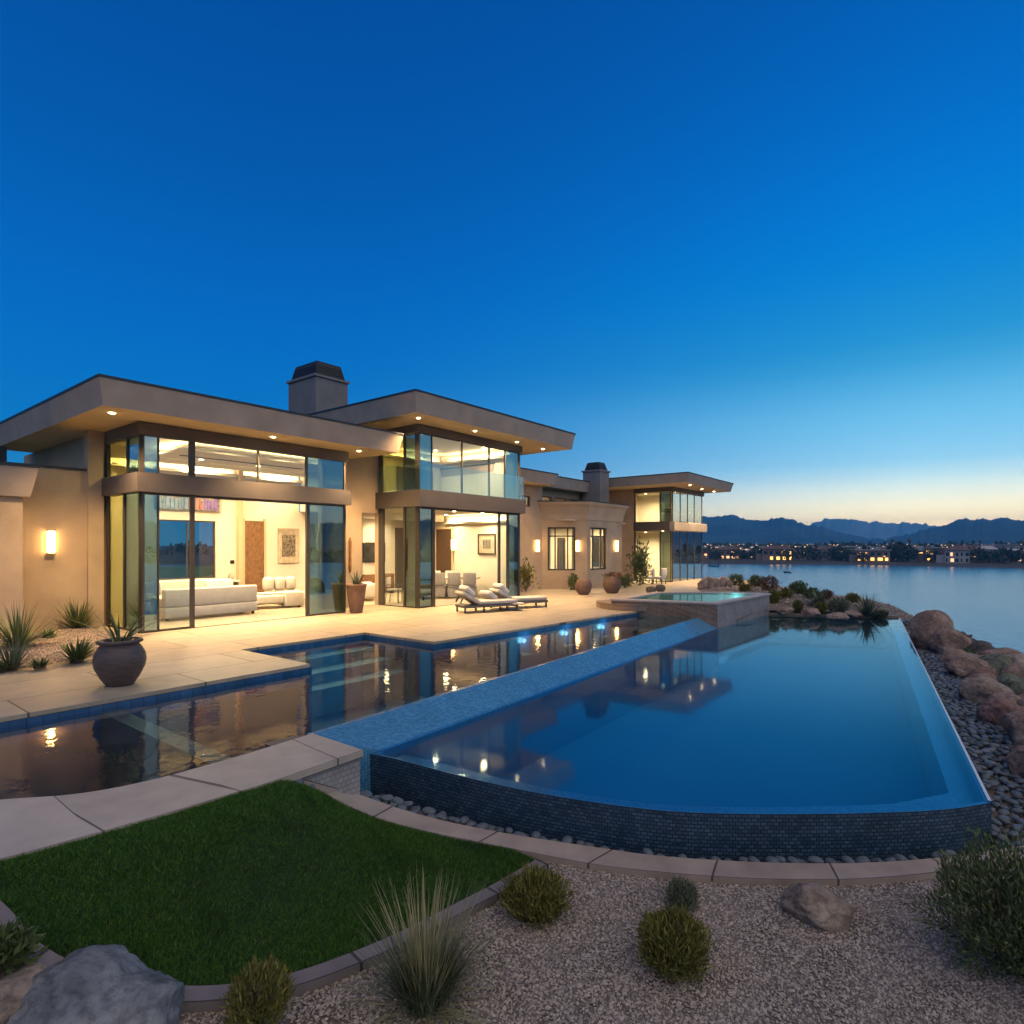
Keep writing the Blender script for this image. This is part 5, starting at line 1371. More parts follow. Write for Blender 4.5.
# foreground plants
V1, F1_ = blades(520, .13, (.28, .56), (.0022, .004), (54, 88), (.05, .35), 5, 11)
V2, F2_ = blades(260, .10, (.50, .80), (.0016, .003), (56, 88), (.02, .18), 5, 12)
V3, F3_ = blades(200, .15, (.25, .55), (.002, .0035), (8, 50), (.05, .25), 4, 13)
gxp, gyp = P(425, 1000, -.70)
plant('ornamental_grass', 'tall tuft of straw and green grass beside the lawn edging', 'grass tuft', gxp, gyp, hz(gxp, gyp),
      [('green_blades', V1, F1_, M['grass_green']), ('straw_blades', V2, F2_, M['straw']), ('outer_blades', V3, F3_, M['straw'])])
x, y = P(535, 916, -.75); shrub('round_shrub', 'round olive shrub on the gravel just below the lawn corner', x, y, hz(x, y) - .02, (.215, .215, .17), 5200, .06, 'leaf_olive', 21, .6, .16, .3, .26)
x, y = P(673, 972, -.80); shrub('round_shrub', 'dense round yellow-green shrub in the middle of the gravel', x, y, hz(x, y) - .02, (.225, .225, .19), 6500, .055, 'leaf_olive', 22, .6, .16, .3, .2)
x, y = P(682, 906, -.78); shrub('small_shrub', 'small pale green shrub close to the stone path', x, y, hz(x, y) - .02, (.115, .115, .105), 1600, .05, 'leaf_grey', 23, .7, .15, .3, .1)
x, y = P(1016, 978, -.83); shrub('leafy_bush', 'large loose olive green bush at the right edge', x, y, hz(x, y) - .03, (.40, .40, .42), 13000, .048, 'leaf_bush', 24, .5, .26, .25, .34, nst=40)
x, y = P(260, 1032, -.62); shrub('small_shrub', 'small round straw-tipped shrub at the bottom beside the grey boulder', x, y, hz(x, y), (.165, .165, .15), 2600, .05, 'leaf_olive', 25, .6, .16, .35, .1)
x, y = P(-6, 985, -.3); shrub('small_shrub', 'low green plant at the left edge outside the lawn edging', x, y, hz(x, y), (.16, .16, .12), 900, .06, 'leaf_green', 26, .4, .35, .3, .2)

# left bed
def bedz(x, y): return .006 + min(float(seg_dist(BED, np.array([x]), np.array([y]))[0]), .6) * .12
for (px, py, kind, s_, lab) in (
    (18, 650, 'y', 1.30, 'large spiky yucca by the left wall, biggest in the bed'),
    (77, 629, 'y', 1.15, 'spiky yucca against the wall next to the corner glass'),
    (12, 668, 'p', .95, 'pale grey-green spiky tuft in front of the biggest yucca'),
    (77, 661, 'b', 1.0, 'fresh green leafy plant nearest the brown urn'),
    (48, 640, 'g', .62, 'low green plant between the two tall yuccas'),
    (40, 668, 'g', .48, 'smallest green plant at the front edge of the left bed'),
    (-1, 671, 'g', .62, 'low green plant at the far left front of the bed')):
    x, y = P(px, py, .03); z = bedz(x, y); sd = int(px * 7 + py)
    if kind == 'y': spiky('yucca', lab, 'yucca', x, y, z, 'agave', 190, (.42 * s_, .78 * s_), (.009, .015), (8, 86), (0, .08), sd, .07)
    elif kind == 'p': spiky('yucca', lab, 'yucca', x, y, z, 'leaf_grey', 170, (.40 * s_, .72 * s_), (.006, .010), (12, 85), (0, .06), sd, .06)
    elif kind == 'b': spiky('leafy_plant', lab, 'plant', x, y, z, 'leaf_green', 130, (.25 * s_, .55 * s_), (.014, .024), (15, 82), (.05, .25), sd, .09)
    else: spiky('leafy_plant', lab, 'plant', x, y, z, 'leaf_green', 80, (.22 * s_, .48 * s_), (.014, .024), (18, 80), (.05, .3), sd, .07)
# agaves in the pots
spiky('agave', 'dark agave with long arching leaves growing in the brown urn', 'agave', 3.35, 9.86, .58, 'agave', 30, (.45, .85), (.014, .022), (12, 72), (.08, .34), 5, .06, 6)
spiky('agave', 'pale upright agave growing in the tall planter', 'agave', 11.42, 14.95, .80, 'leaf_grey', 20, (.38, .62), (.022, .034), (40, 85), (.02, .15), 6, .07, 5)
# plants along the house
x, y = P(526, 592, 0); shrub('climbing_plant', 'leafy plant climbing the right corner of the second pavilion', x, y, 0, (.42, .40, .72), 520, .17, 'leaf_olive', 31, .5, .4, .02, .55, nst=9)
x, y = P(574, 590, 0); shrub('leafy_plant', 'small light green plant left of the brown round shrubs', x, y, 0, (.26, .26, .34), 380, .16, 'leaf_green', 32, .6, .35, .2, .3, nst=8)
x, y = P(613.5, 593, 0); shrub('dry_plant', 'dry brown growth standing in the right hand round clay pot', x, y, .62, (.40, .40, .12), 500, .12, 'leaf_brown', 34, .6, .25, .2, .3, nst=8)
x, y = P(640, 585, 0); shrub('climbing_plant', 'tall leafy climber on the pier beside the far pavilion', x, y, 0, (.60, .45, 1.05), 1000, .2, 'leaf_green', 35, .5, .4, .05, .55, nst=10)
x, y = P(625, 588, 0); shrub('leafy_plant', 'low leafy plant right of the round shrubs by the far pier', x, y, 0, (.35, .3, .28), 380, .17, 'leaf_green', 36, .5, .35, .2, .3, nst=8)

# planting bed beyond the pools
for (px, py, z0, kind, w_, h_, lab) in (
    (736, 586, .05, 'leaf_green', .62, .55, 'dark green bush just right of the pale sandstones'),
    (756, 587, .06, 'leaf_green', .50, .55, 'second dark green bush right of the pale sandstones'),
    (769, 591, .06, 'leaf_brown', .62, .62, 'large brownish bush on the crest of the far bed'),
    (774, 601, -.02, 'leaf_olive', .26, .42, 'narrow olive bush right behind the spa corner'),
    (798, 595, .04, 'leaf_green', .52, .52, 'broad green bush in the middle of the far bed'),
    (798, 606, -.1, 'leaf_olive', .20, .34, 'small olive bush at the water edge between two brown stones'),
    (838, 606, -.06, 'leaf_grey', .52, .52, 'grey-green bush right of centre in the far bed'),
    (821, 609, -.14, 'leaf_olive', .22, .26, 'small low bush left of the pale wedge stone'),
    (881, 611, -.16, 'leaf_grey', .28, .16, 'low cushion plant at the right tip of the far bed')):
    x, y = P(px, py, z0); shrub('shrub', lab, x, y, hz(x, y) - .03, (w_ * .66, w_ * .66, h_ * .54), 1200, .12, kind, int(px * 3 + py), .6, .22, .3, .22, nst=12)
for px, py, z0, s_, lab in ((819, 603, -.03, .85, 'spiky green plant in the middle of the far bed'), (868, 611, -.15, 1.0, 'large spiky plant near the right tip of the far bed'), (748, 599, -.02, .4, 'small spiky tuft behind the spa')):
    x, y = P(px, py, z0); spiky('desert_spoon', lab, 'spiky plant', x, y, hz(x, y), 'leaf_grey', 120, (.5 * s_, .95 * s_), (.012, .02), (18, 85), (0, .06), int(px), .08)

# ------------------------------------------------------------------ rocks
def boulder_mesh(r, seed, chop=7, sub=4, rough=.10, keepsmooth=True):
    rr = random.Random(seed)
    bm = bmesh.new(); bmesh.ops.create_icosphere(bm, subdivisions=sub, radius=1)
    pl = []
    for k in range(chop):
        v = Vector((rr.gauss(0, 1), rr.gauss(0, 1), rr.gauss(0, .8))).normalized(); pl.append((v, rr.uniform(.70, .92)))
    off = Vector((seed * 1.7, seed * .9, 0))
    for v in bm.verts:
        p = v.co.copy()
        for n_, d in pl:
            k = p.dot(n_) - d
            if k > 0: p -= n_ * k * .92
        nn = p.normalized()
        p *= 1 + rough * 1.3 * noise.noise(nn * 1.6 + off) + rough * .55 * noise.noise(nn * 4.2 + off) + rough * .25 * noise.noise(nn * 10 + off) + rough * .16 * noise.noise(nn * 24 + off) + rough * .10 * noise.noise(nn * 48 + off)
        v.co = Vector((p.x * r[0], p.y * r[1], p.z * r[2]))
    me = bpy.data.meshes.new('boulder'); bm.to_mesh(me); bm.free()
    for p in me.polygons: p.use_smooth = True
    return me
def boulder(label, x, y, z, r, rz, seed, m, group=None, name='boulder', tilt=0, chop=7, rough=.10, cat='boulder', sub=4):
    me = boulder_mesh(r, seed, chop, sub, rough); me.materials.append(M[m])
    o = bpy.data.objects.new(name, me); SC.collection.objects.link(o)
    o.location = (x, y, z); o.rotation_euler = (tilt, 0, rz)
    return tag(o, label, cat, group)
x, y = P(92, 1016, -.42); boulder('big rough grey boulder at the bottom left corner', x, y, hz(x, y) - .06, (.49, .38, .31), TH - R(90), 17, 'boulder_grey', chop=9, rough=.13, sub=5)
x, y = P(6, 1010, -.35); boulder('small brown rock at the bottom left behind the grey boulder', x, y, hz(x, y) + .02, (.22, .17, .13), 1.0, 8, 'boulder_tan', name='rock', cat='rock')
x, y = P(818, 920, -.80); boulder('angular brown-grey rock alone on the gravel near the path', x, y, hz(x, y) + .07, (.25, .19, .17), TH - R(110), 14, 'boulder_tan', name='rock', chop=12, rough=.12, cat='rock', sub=5)
# boulders on the lake side of the river stone strip
pr0 = random.Random(11)
def edgeY(X): return -.07 + (X - 7.24) * (2.25 / 16.81)
boulder('largest smooth rounded boulder at the far end of the stone strip', 19.75, 1.05, -.36, (.56, .54, .66), .4, 31, 'boulder_brown', chop=4, rough=.09, sub=5)
boulder('rounded boulder leaning against the largest one on its right', 19.0, .62, -.52, (.52, .46, .42), .2, 32, 'boulder_brown', chop=6, rough=.10, sub=5)
boulder('dark flat-sided boulder falling away to the lake behind the rounded ones', 18.9, .12, -.80, (.60, .45, .48), .5, 33, 'boulder_dark', chop=8)
M['boulder_red'] = rock_mat('reddish_stone', (.46, .27, .21), (.20, .11, .09), .3)
names = ('first', 'second', 'third', 'fourth', 'fifth', 'sixth', 'seventh', 'eighth', 'ninth', 'tenth', 'eleventh', 'twelfth', 'thirteenth')
looks = ('long flat brown', 'cracked reddish', 'low tan', 'broad brown', 'tilted reddish', 'stubby tan', 'angular brown', 'flat reddish', 'broad tan', 'rough brown', 'wedge shaped reddish', 'rounded tan', 'long brown')
X = 17.75
for k in range(13):
    L_ = (.42, .36, .40, .47, .36, .33, .42, .40, .46, .38, .42, .36, .44)[k]
    boulder(looks[k] + ' boulder, ' + names[k] + ' in the row counted from the big rounded one', X, edgeY(X) - .84 - (0, .16, .05, .22, .1)[k % 5], -.66 + .05 * ((k * 7) % 3 - 1), (L_ * 1.02, .30 + .05 * (k % 3), .27 + .08 * ((k * 3) % 3)), .13 + .45 * ((k * 5) % 3 - 1), 140 + k, ('boulder_brown', 'boulder_tan', 'boulder_brown', 'boulder_red')[k % 4], chop=5, rough=.085, tilt=R(-12 + 8 * (k % 3)), sub=5)
    X -= L_ * 2.05
out2 = ((16.6, -.18, -.62, .46, 'boulder_moss', 'mossy grey-green boulder behind the row, the farther of two'), (14.3, -.48, -.66, .44, 'boulder_moss', 'mossy grey-green boulder behind the row, the nearer of two'),
        (18.0, -.35, -.75, .55, 'boulder_brown', 'reddish boulder on the lake slope beyond the mossy ones'), (17.0, -.62, -.72, .55, 'boulder_tan', 'tan boulder low on the slope at the right edge'),
        (15.5, -.58, -.68, .52, 'boulder_brown', 'red-brown ledge-like boulder right of the mossy ones'), (12.7, -.85, -.78, .55, 'boulder_tan', 'tan boulder behind the row close to the right edge'),
        (19.4, -.25, -.95, .55, 'boulder_dark', 'dark boulder just below the largest rounded boulder'), (13.4, -1.6, -1.2, .6, 'boulder_dark', 'dark boulder hidden low behind the tan one'),
        (11.2, -1.1, -.85, .55, 'boulder_brown', 'brown boulder beyond the row outside the right edge'))
for k, (X, Y, Z, s_, m_, lab) in enumerate(out2): boulder(lab, X, Y, Z, (s_, s_ * .8, s_ * .72), k * .7, 60 + k, m_, chop=11, rough=.14)
for k in range(22):
    X = 9.3 + k * .46; Y = edgeY(X) - pr0.uniform(1.15, 2.2); s_ = pr0.uniform(.18, .34)
    boulder('smaller reddish stone wedged among the big boulders on the lake slope', X, Y, hz(X, Y) + .10, (s_, s_ * pr0.uniform(.6, .9), s_ * pr0.uniform(.5, .8)), k, 120 + k, ('boulder_brown', 'boulder_tan')[k % 2], 'small stones among the slope boulders', 'rock', cat='rock', chop=10, rough=.13, sub=3)
# small plants between the boulders
for k, (X, Y, Z, lab) in enumerate(((17.9, .25, -.52, 'small green plant tucked behind the rounded boulders'), (15.3, -.20, -.55, 'small green plant between the row and the mossy boulders'))):
    shrub('small_shrub', lab, X, Y, Z - .25, (.22, .18, .15), 300, .08, 'leaf_green', 80 + k, .4, .35, .3, .25, nst=6)
# stones lying in the far bed
for (px, py, z0, s_, m_, lab) in ((785, 609, -.12, .42, 'boulder_brown', 'brown stone at the water edge left of the small olive bush'), (810, 611, -.14, .45, 'boulder_brown', 'brown stone at the water edge right of the small olive bush'),
                            (838, 614, -.16, .42, 'boulder_tan', 'pale wedge stone at the water edge of the far bed'), (852, 612, -.16, .40, 'boulder_brown', 'brown stone right of the pale wedge stone'),
                            (903, 621, -.34, .45, 'boulder_dark', 'dark stone at the corner where the far bed meets the boulders')):
    x, y = P(px, py, z0); boulder(lab, x, y, hz(x, y) + .04, (s_ * .9, s_ * .6, s_ * .36), px, int(px), m_, name='rock', cat='rock', chop=11, rough=.14, sub=4)
for (px, py, z0, kind, w_, h_, lab) in ((786, 598, .02, 'leaf_olive', .45, .45, 'olive bush between the brownish bush and the broad green one'), (812, 599, .0, 'leaf_green', .5, .5, 'green bush just behind the middle spiky plant'),
        (826, 600, -.02, 'leaf_brown', .42, .4, 'brownish bush left of the grey-green one'), (853, 604, -.1, 'leaf_olive', .42, .36, 'olive bush between the grey-green one and the large spiky plant'), (745, 592, .03, 'leaf_olive', .5, .4, 'olive bush below the two dark green bushes')):
    x, y = P(px, py, z0); shrub('shrub', lab, x, y, hz(x, y) - .03, (w_ * .5, w_ * .5, h_ * .42), 900, .11, kind, int(px * 3 + py), .6, .22, .3, .25, nst=12)
sl = ('pale sandstone block at the left tip of the far bed', 'pale sandstone block second from the left tip of the far bed', 'pale sandstone block in the middle of its lit row', 'pale upright sandstone near the dark green bush', 'pale sandstone block closest to the dark green bush')
for k, (px, lab) in enumerate(zip((703, 709, 715, 721, 727), sl)):
    x, y = P(px, 588 - k * .3, .05); boulder(lab, x, y, .22, (.30, .24, .30 + .08 * (k % 2)), k, 90 + k, 'boulder_tan', 'row of pale sandstones', 'rock', cat='rock', chop=9, sub=3)
# scattered stones filling the slope to the lake (no one could count them)
n_ = 900; x_ = rng.uniform(7.5, 24, n_); y_ = edgeY(x_) - rng.uniform(1.3, 4.5, n_)
o = stones('riprap', x_, y_, height(x_, y_) + .02, rng.uniform(.10, .32, n_), M['boulder_dark'], .8); tag(o, kind='stuff')
n_ = 5000; x_ = rng.uniform(21, 33, n_); y_ = rng.uniform(.8, 12, n_); ok = inside(LAND, x_, y_) & ~inside(DECK, x_, y_) & ~inside(LOWER + [(24.5, 2.2)], x_, y_) & ~((x_ < 24.4) & (y_ < 6) & (x_ < 24.05 - (y_ - 2.18) * .42 + .5)); x_, y_ = x_[ok], y_[ok]
o = stones('bed_stones', x_, y_, height(x_, y_) + .01, rng.uniform(.02, .07, len(x_)), M['stone_mix']); tag(o, kind='stuff')

# ------------------------------------------------------------------ river stones: trench by the curved wall and strip along the straight edge
ptop = []
rimin = [(p[0], p[1]) for p in offset_line(RIM, -.02)]
TRENCH = rimin + [(7.9, -.95)] + [(p[0], p[1]) for p in PATH_IN[::-1] if p[1] > -1.0]
TRENCH = TRENCH + [(3.74, 4.78), (3.76, 5.6)]
STRIP = [(7.26, -.09), (24.0, 2.14), (24.2, 1.75), (21.0, 1.10), (20, .75), (8.5, -.62), (7.9, -1.0), (7.2, -.45)]
cand = []
pr_ = random.Random(5)
def pack(poly, rmin, rmax, tries, store):
    xs = [p[0] for p in poly]; ys = [p[1] for p in poly]
    cx = np.array([pr_.uniform(min(xs), max(xs)) for _ in range(tries)]); cy_ = np.array([pr_.uniform(min(ys), max(ys)) for _ in range(tries)])
    ok = inside(poly, cx, cy_) & ~inside(_pp, cx, cy_)
    grid = {}
    for x, y in zip(cx[ok], cy_[ok]):
        r = pr_.uniform(rmin, rmax); k = (int(x / .25), int(y / .25)); good = True
        for i in (-1, 0, 1):
            for j in (-1, 0, 1):
                for (a, b, q) in grid.get((k[0] + i, k[1] + j), ()):
                    if (a - x) ** 2 + (b - y) ** 2 < ((q + r) * .86) ** 2: good = False; break
        if good: grid.setdefault(k, []).append((x, y, r)); store.append((x, y, r))
_pp = [(p[0], p[1]) for p in offset_line(PATH_IN, .05)] + [(p[0], p[1]) for p in PATH_OUT[::-1]]
tr, st_ = [], []
pack(TRENCH, .040, .075, 14000, tr); pack(STRIP, .038, .07, 40000, st_)
def cdist(p): return p[0] * CT + p[1] * ST
def infr(p):
    d = cdist(p); return d > 1 and abs((p[0] * ST - p[1] * CT) / d) < .9
tr = sorted([p for p in tr if infr(p)], key=cdist); st_ = sorted([p for p in st_ if infr(p)], key=cdist)
pmesh = []
for k in range(6):
    me = boulder_mesh((1.0, .74, .50), 200 + k, 2, 3, .05); me.materials.append(M['river']); me.name = 'river_stone'; pmesh.append(me)
tr_n = tr[:190]; st_n = st_[:100]
for lst, lab, grp in ((tr_n, 'dark rounded river stone in the trench between the curved mosaic wall and the path', 'river stones in the trench'),
                      (st_n, 'dark rounded river stone in the strip between the straight pool edge and the boulders', 'river stones in the strip')):
    for k, (x, y, r) in enumerate(lst):
        o = bpy.data.objects.new('river_stone', pmesh[k % 6]); SC.collection.objects.link(o)
        o.location = (x, y, hz(x, y) + .035 + pr_.uniform(0, .03)); s_ = r * pr_.uniform(1.0, 1.22); o.scale = (s_, s_, s_ * pr_.uniform(.8, 1.15)); o.rotation_euler = (pr_.gauss(0, .15), pr_.gauss(0, .15), pr_.uniform(0, 6.28))
        tag(o, lab, 'stone', grp)
rest = tr[190:] + st_[100:]
if rest:
    RV = []; RF = []; tv = np.array([v.co[:] for v in pmesh[0].vertices]); tf = np.array([p.vertices[:] for p in pmesh[0].polygons])
    for k, (x, y, r) in enumerate(rest):
        me = pmesh[k % 6]; v = np.array([q.co[:] for q in me.vertices]); a = pr_.uniform(0, 6.28); c_, s_ = math.cos(a), math.sin(a); q_ = r * 1.12
        RV.append(np.stack([(v[:, 0] * c_ - v[:, 1] * s_) * q_ + x, (v[:, 0] * s_ + v[:, 1] * c_) * q_ + y, v[:, 2] * q_ + hz(x, y) + .04], -1)); RF.append(tf + k * len(tv))
    o = np_mesh('river_stones', np.concatenate(RV), np.concatenate(RF), M['river_mix'], smooth=True); tag(o, kind='stuff')
n_ = 9000; x_ = rng.uniform(3.7, 24, n_); y_ = rng.uniform(-1, 5.6, n_); ok = inside(TRENCH, x_, y_) | inside(STRIP, x_, y_); x_, y_ = x_[ok], y_[ok]
o = stones('river_gravel', x_, y_, height(x_, y_) + .01, rng.uniform(.025, .05, len(x_)), M['river_mix'], .7); tag(o, kind='stuff')

# ------------------------------------------------------------------ far shore: houses, trees, a dock, a boat
def polar(px, r):
    a = TH - math.atan((px - 512) / 600.0)
    return r * math.cos(a), r * math.sin(a), a
def landz(r): return float(np.interp(r, [296, 304, 330, 400, 520, 700, 1000], [-7.0, -5.3, -4.6, -3.6, -2.6, -1.5, .5]))
def far_house(px, r, w, h, d, wm, rm, label, lit, nwin=4, hip=True, glow='far_glow'):
    x, y, a = polar(px, r); z = landz(r)
    e = empty('lakeside_house', (x, y, z), label, 'house', 'houses on the far shore')
    A = Matrix.Translation((x, y, z)) @ Matrix.Rotation(a + math.pi / 2 + math.pi, 4, 'Z')   # local -y faces back to the camera... x along the shore
    mb = MB(); mb.box(-w / 2, w / 2, 0, d, -1.2, h, A); mb.box(-w * .5 - 3, -w / 2 - .001, 1.0, d - 1, -1.2, h * .62, A); mb.build('wall', wm, e)
    mb = MB(); o_ = .7
    P8 = [(-w / 2 - o_, -o_), (w / 2 + o_, -o_), (w / 2 + o_, d + o_), (-w / 2 - o_, d + o_)]
    rh = h * .32 if hip else .35
    T8 = [(-w * .22, d * .4), (w * .22, d * .4), (w * .22, d * .6), (-w * .22, d * .6)] if hip else P8
    q = [A @ Vector((p[0], p[1], h + .01)) for p in P8]; t = [A @ Vector((p[0], p[1], h + rh)) for p in T8]
    for i in range(4):
        j = (i + 1) % 4; mb.face([q[i], q[j], t[j], t[i]])
    mb.face(t); mb.face(q[::-1])
    rf = mb.build('roof', rm, e)
    mb = MB(); mb.box(w * .25, w * .25 + .9, d * .5, d * .5 + .9, h + .02, h + rh + 1.0, A); mb.build('chimney', wm, rf)
    rw = random.Random(int(px)); ww = w / (nwin + 1)
    for k in range(nwin + 1):
        on = min(k, nwin - 1) in lit
        for fl, (z0, z1) in enumerate(((.6, h * .36), (h * .56, h * .82))):
            if rw.random() < .1: continue
            a0 = rw.uniform(.08, .3); a1 = rw.uniform(.55, .92)
            mb = MB(); mb.box(-w / 2 + k * ww + ww * a0, -w / 2 + k * ww + ww * a1, -.12, -.02, z0, z1, A)
            mb.build('window', M[glow] if on and (fl == 0 or rw.random() < .5) else M['far_dark'], e)
    return e
FH = [
    (706, 330, 12, 4.6, 8, 'far_wall_tan', 'far_roof', 'low house with dim lights at the far left of the opposite shore', {0, 1, 2}, False, 'far_glow_red'),
    (728, 335, 13, 6.2, 9, 'far_wall_tan', 'far_roof', 'reddish house with warm lights left of the brightest far house', {1, 2, 3}, True, 'far_glow_red'),
    (745, 345, 10, 5.0, 8, 'far_wall_pale', 'far_roof_pale', 'small pale unlit house just left of the brightest far house', set(), True, 'far_glow'),
    (778, 322, 15, 7.0, 9, 'far_wall_tan', 'far_roof', 'brightest golden lit house on the left half of the far shore', {1, 2, 3}, True, 'far_glow'),
    (797, 345, 9, 4.6, 8, 'far_wall_pale', 'far_roof', 'plain unlit house right of the brightest far house', set(), True, 'far_glow'),
    (826, 350, 16, 6.0, 9, 'far_wall_pale', 'far_roof', 'long roofed house among dark trees in the middle of the far shore', {3}, True, 'far_glow_red'),
    (856, 345, 18, 6.2, 9, 'far_wall_tan', 'far_roof_pale', 'wide pale roofed house left of the golden lit terrace', {2}, False, 'far_glow_red'),
    (873, 322, 14, 6.4, 9, 'far_wall_tan', 'far_roof_pale', 'house with a golden lit terrace in the middle right of the far shore', {0, 1, 2, 3}, False, 'far_glow'),
    (886, 350, 9, 6.2, 8, 'far_wall_pale', 'far_roof_pale', 'narrow house behind the golden lit terrace on its right', set(), False, 'far_glow'),
    (921, 332, 13, 6.0, 9, 'far_wall_pale', 'far_roof_pale', 'grey-blue house with a pale roof right of the dark tree hill', {2}, False, 'far_glow'),
    (945, 330, 15, 7.4, 10, 'far_wall_tan', 'far_roof_pale', 'large two storey house with a long pale roof', {0, 3}, False, 'far_glow'),
    (957, 318, 9, 6.8, 8, 'far_wall_pale', 'far_roof', 'narrow pale house joined to the large two storey one', {1}, True, 'far_glow_red'),
    (967, 328, 11, 6.8, 9, 'far_wall_tan', 'far_roof', 'house with one glowing corner right of the narrow pale one', {1, 2}, True, 'far_glow_red'),
    (985, 350, 10, 6.4, 8, 'far_wall_pale', 'far_roof_pale', 'white house standing back behind trees on the right', {1}, True, 'far_glow'),
    (999, 400, 14, 8.0, 9, 'far_wall_pale', 'far_roof_pale', 'white house highest up the slope on the right', set(), False, 'far_glow'),
    (1013, 335, 13, 5.4, 8, 'far_wall_tan', 'far_roof_pale', 'tan house with a long low roof at the right edge', {3}, True, 'far_glow_red'),
]
for f in FH: far_house(f[0], f[1] * 1.0, f[2] * .95, f[3] * .82, f[4], M[f[5]], M[f[6]], f[7], f[8], 4, f[9], f[10])
# individual trees
def far_tree(px, r, w, h, label, seed):
    x, y, a = polar(px, r); z = landz(r)
    V, F = leaves(260, (w / 2, w / 2, h * .42), h * .20, seed, .35, .35, .8, .3); V[:, 2] += h * .14
    mb = MB(); mb.tube([(0, 0, -1), (0, 0, h * .3), (.1, 0, h * .6)], [.3, .22, .08], 6)
    plant('shore_tree', label, 'tree', x, y, z, [('crown', V, F, M['far_leaf']), ('trunk', mb, M['twig'])], 'trees on the far shore')
FT = [(716, 325, 7, 6, 'dark round tree between the two leftmost far houses'), (737, 330, 8, 6.5, 'dark tree right of the reddish far house'), (757, 330, 9, 7.5, 'broad dark tree left of the brightest far house'), (765, 335, 7, 6.5, 'smaller dark tree close to the brightest far house on its left'),
      (789, 320, 9, 7, 'dark tree right against the brightest far house'), (808, 335, 12, 8.5, 'tall broad dark tree left of the middle of the far shore'), (818, 322, 9, 6.5, 'low dark tree on the shore in front of the long roofed house'), (838, 335, 11, 8.5, 'dark tree right of the long roofed house'), (847, 330, 8, 6.5, 'lower dark tree just left of the wide pale roofed house'),
      (863, 318, 6, 5.5, 'small dark tree left of the golden lit terrace'), (892, 330, 10, 9.5, 'tall dark tree right of the golden lit terrace'), (900, 335, 12, 12, 'tallest dark tree on the wooded knoll of the far shore'), (908, 328, 11, 8, 'dark tree at the right foot of the wooded knoll'), (932, 322, 7, 7, 'dark tree between the grey-blue and the two storey house'),
      (976, 322, 10, 8, 'broad dark tree right of the house with one glowing corner'), (990, 330, 8, 6, 'dark tree below the white house on the slope'), (1004, 322, 10, 8, 'large dark tree left of the tan house at the right edge'), (1022, 322, 8, 7.5, 'dark tree at the very right edge of the far shore')]
for k, f in enumerate(FT): far_tree(f[0], f[1], f[2] * .8, f[3] * .78, f[4], 300 + k)
# the mass of small trees and scrub along the shore
nT = 900; g_ = np.random.default_rng(9)
VV, FF, off = [], [], 0
az_ = np.concatenate([g_.uniform(-60, 18, 250), g_.uniform(17, 42, 400), g_.uniform(42, 150, 250)])
for k in range(nT):
    r = 335 + 300 * g_.random() ** 1.1; a = TH - math.radians(az_[k]); h = g_.uniform(2.5, 6.0) * (1 + (r - 306) / 700); w = h * g_.uniform(.7, 1.3)
    V, F = leaves(44, (w * .6, w * .6, h * .45), h * .38, 1000 + k, .3, .3, .9, .3)
    V = V + np.array([r * math.cos(a), r * math.sin(a), landz(r) - .2]); VV.append(V); FF.append(F + off); off += len(V)
o = np_mesh('far_trees', np.concatenate(VV), np.concatenate(FF), M['far_leaf']); tag(o, kind='stuff')
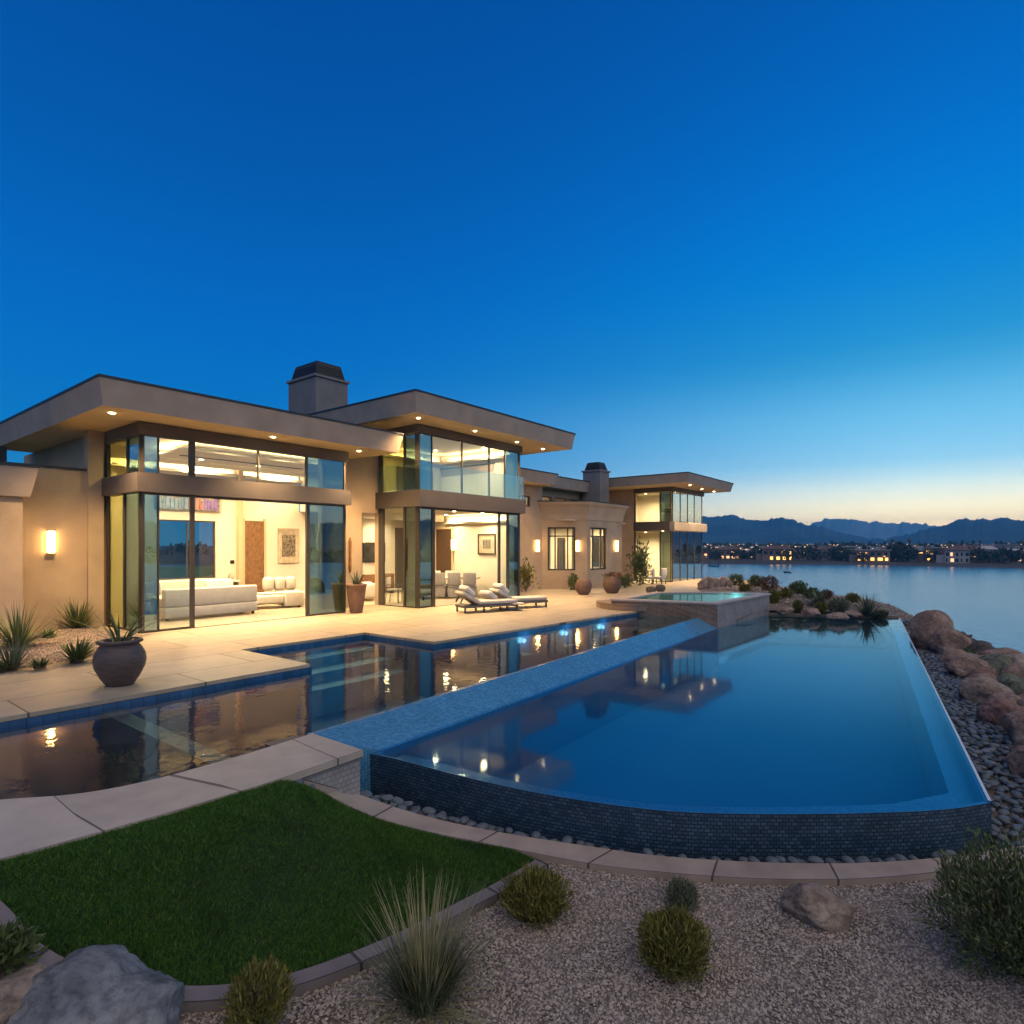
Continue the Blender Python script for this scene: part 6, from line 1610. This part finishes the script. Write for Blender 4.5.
# tiny lit windows and lamps of the town farther back
mb = MB()
for k in range(800):
    a = TH - math.radians(g_.uniform(15, 42)); r = g_.uniform(312, 900); s_ = g_.uniform(.12, .32) * (.5 + r / 600); x, y = r * math.cos(a), r * math.sin(a); z = landz(r) + g_.uniform(1.2, 6.5)
    mb.box(x - s_, x + s_, y - s_, y + s_, z, z + s_ * 1.3)
o = mb.build('town_lights', emit_mat('town_glow', (1.0, .58, .28), 1.7)); tag(o, kind='stuff')
mb = MB()
for k in range(200):
    a = TH - math.radians(g_.uniform(15, 42)); r = g_.uniform(380, 800); s_ = g_.uniform(3, 8); x, y = r * math.cos(a), r * math.sin(a); z = landz(r)
    mb.box(x - s_, x + s_, y - s_, y + s_, z - 1, z + g_.uniform(3, 6.5))
o = mb.build('town_buildings', M['far_wall_pale']); tag(o, kind='stuff')
# sea wall at the water line, dock and boat
x, y, a = polar(714, 262); r = empty('dock', (x, y, LAKE_Z), 'dark timber dock standing in the lake just right of the far pavilion', 'dock'); A = Matrix.Translation((x, y, LAKE_Z)) @ Matrix.Rotation(a, 4, 'Z')
mb = MB(); mb.box(0, 16, -2, 2, .9, 1.2, A); mb.build('deck', M['boulder_dark'], r)
for k in range(4):
    for s_ in (-1.8, 1.8):
        mb = MB(); mb.tube([A @ Vector((1 + k * 4.5, s_, -1)), A @ Vector((1 + k * 4.5, s_, 2.6))], .16, 6); mb.build('pile', M['boulder_dark'], r)
x, y, a = polar(788, 205); r = empty('boat', (x, y, LAKE_Z), 'tiny dark boat with a thin mast on the open lake', 'boat'); A = Matrix.Translation((x, y, LAKE_Z)) @ Matrix.Rotation(a + 1.4, 4, 'Z')
mb = MB(); mb.prism([(-.9, -.3), (.6, -.35), (1.2, 0), (.6, .35), (-.9, .3)], 0, .4, [(-1, -.4), (.7, -.45), (1.4, 0), (.7, .45), (-1, .4)]); mb.v = [tuple(A @ Vector(v)) for v in mb.v]; mb.build('hull', M['boulder_dark'], r)
mb = MB(); mb.tube([A @ Vector((.1, 0, .38)), A @ Vector((.1, 0, 2.6))], .03, 6); mb.build('mast', M['boulder_dark'], r)

# ------------------------------------------------------------------ evening air
HAZE = True
if HAZE:
    mb = MB(); mb.box(-4900, 4900, -4900, 4900, -8.5, 190)
    m, nt, out = new_mat('evening_haze')
    v = N(nt, "ShaderNodeVolumePrincipled"); v.inputs['Color'].default_value = (.05, .53, 1.0, 1); v.inputs['Density'].default_value = 3.3e-4; v.inputs['Anisotropy'].default_value = 0.0
    nt.links.new(v.outputs[0], out.inputs['Volume'])
    o = mb.build('haze', m); tag(o, kind='stuff')
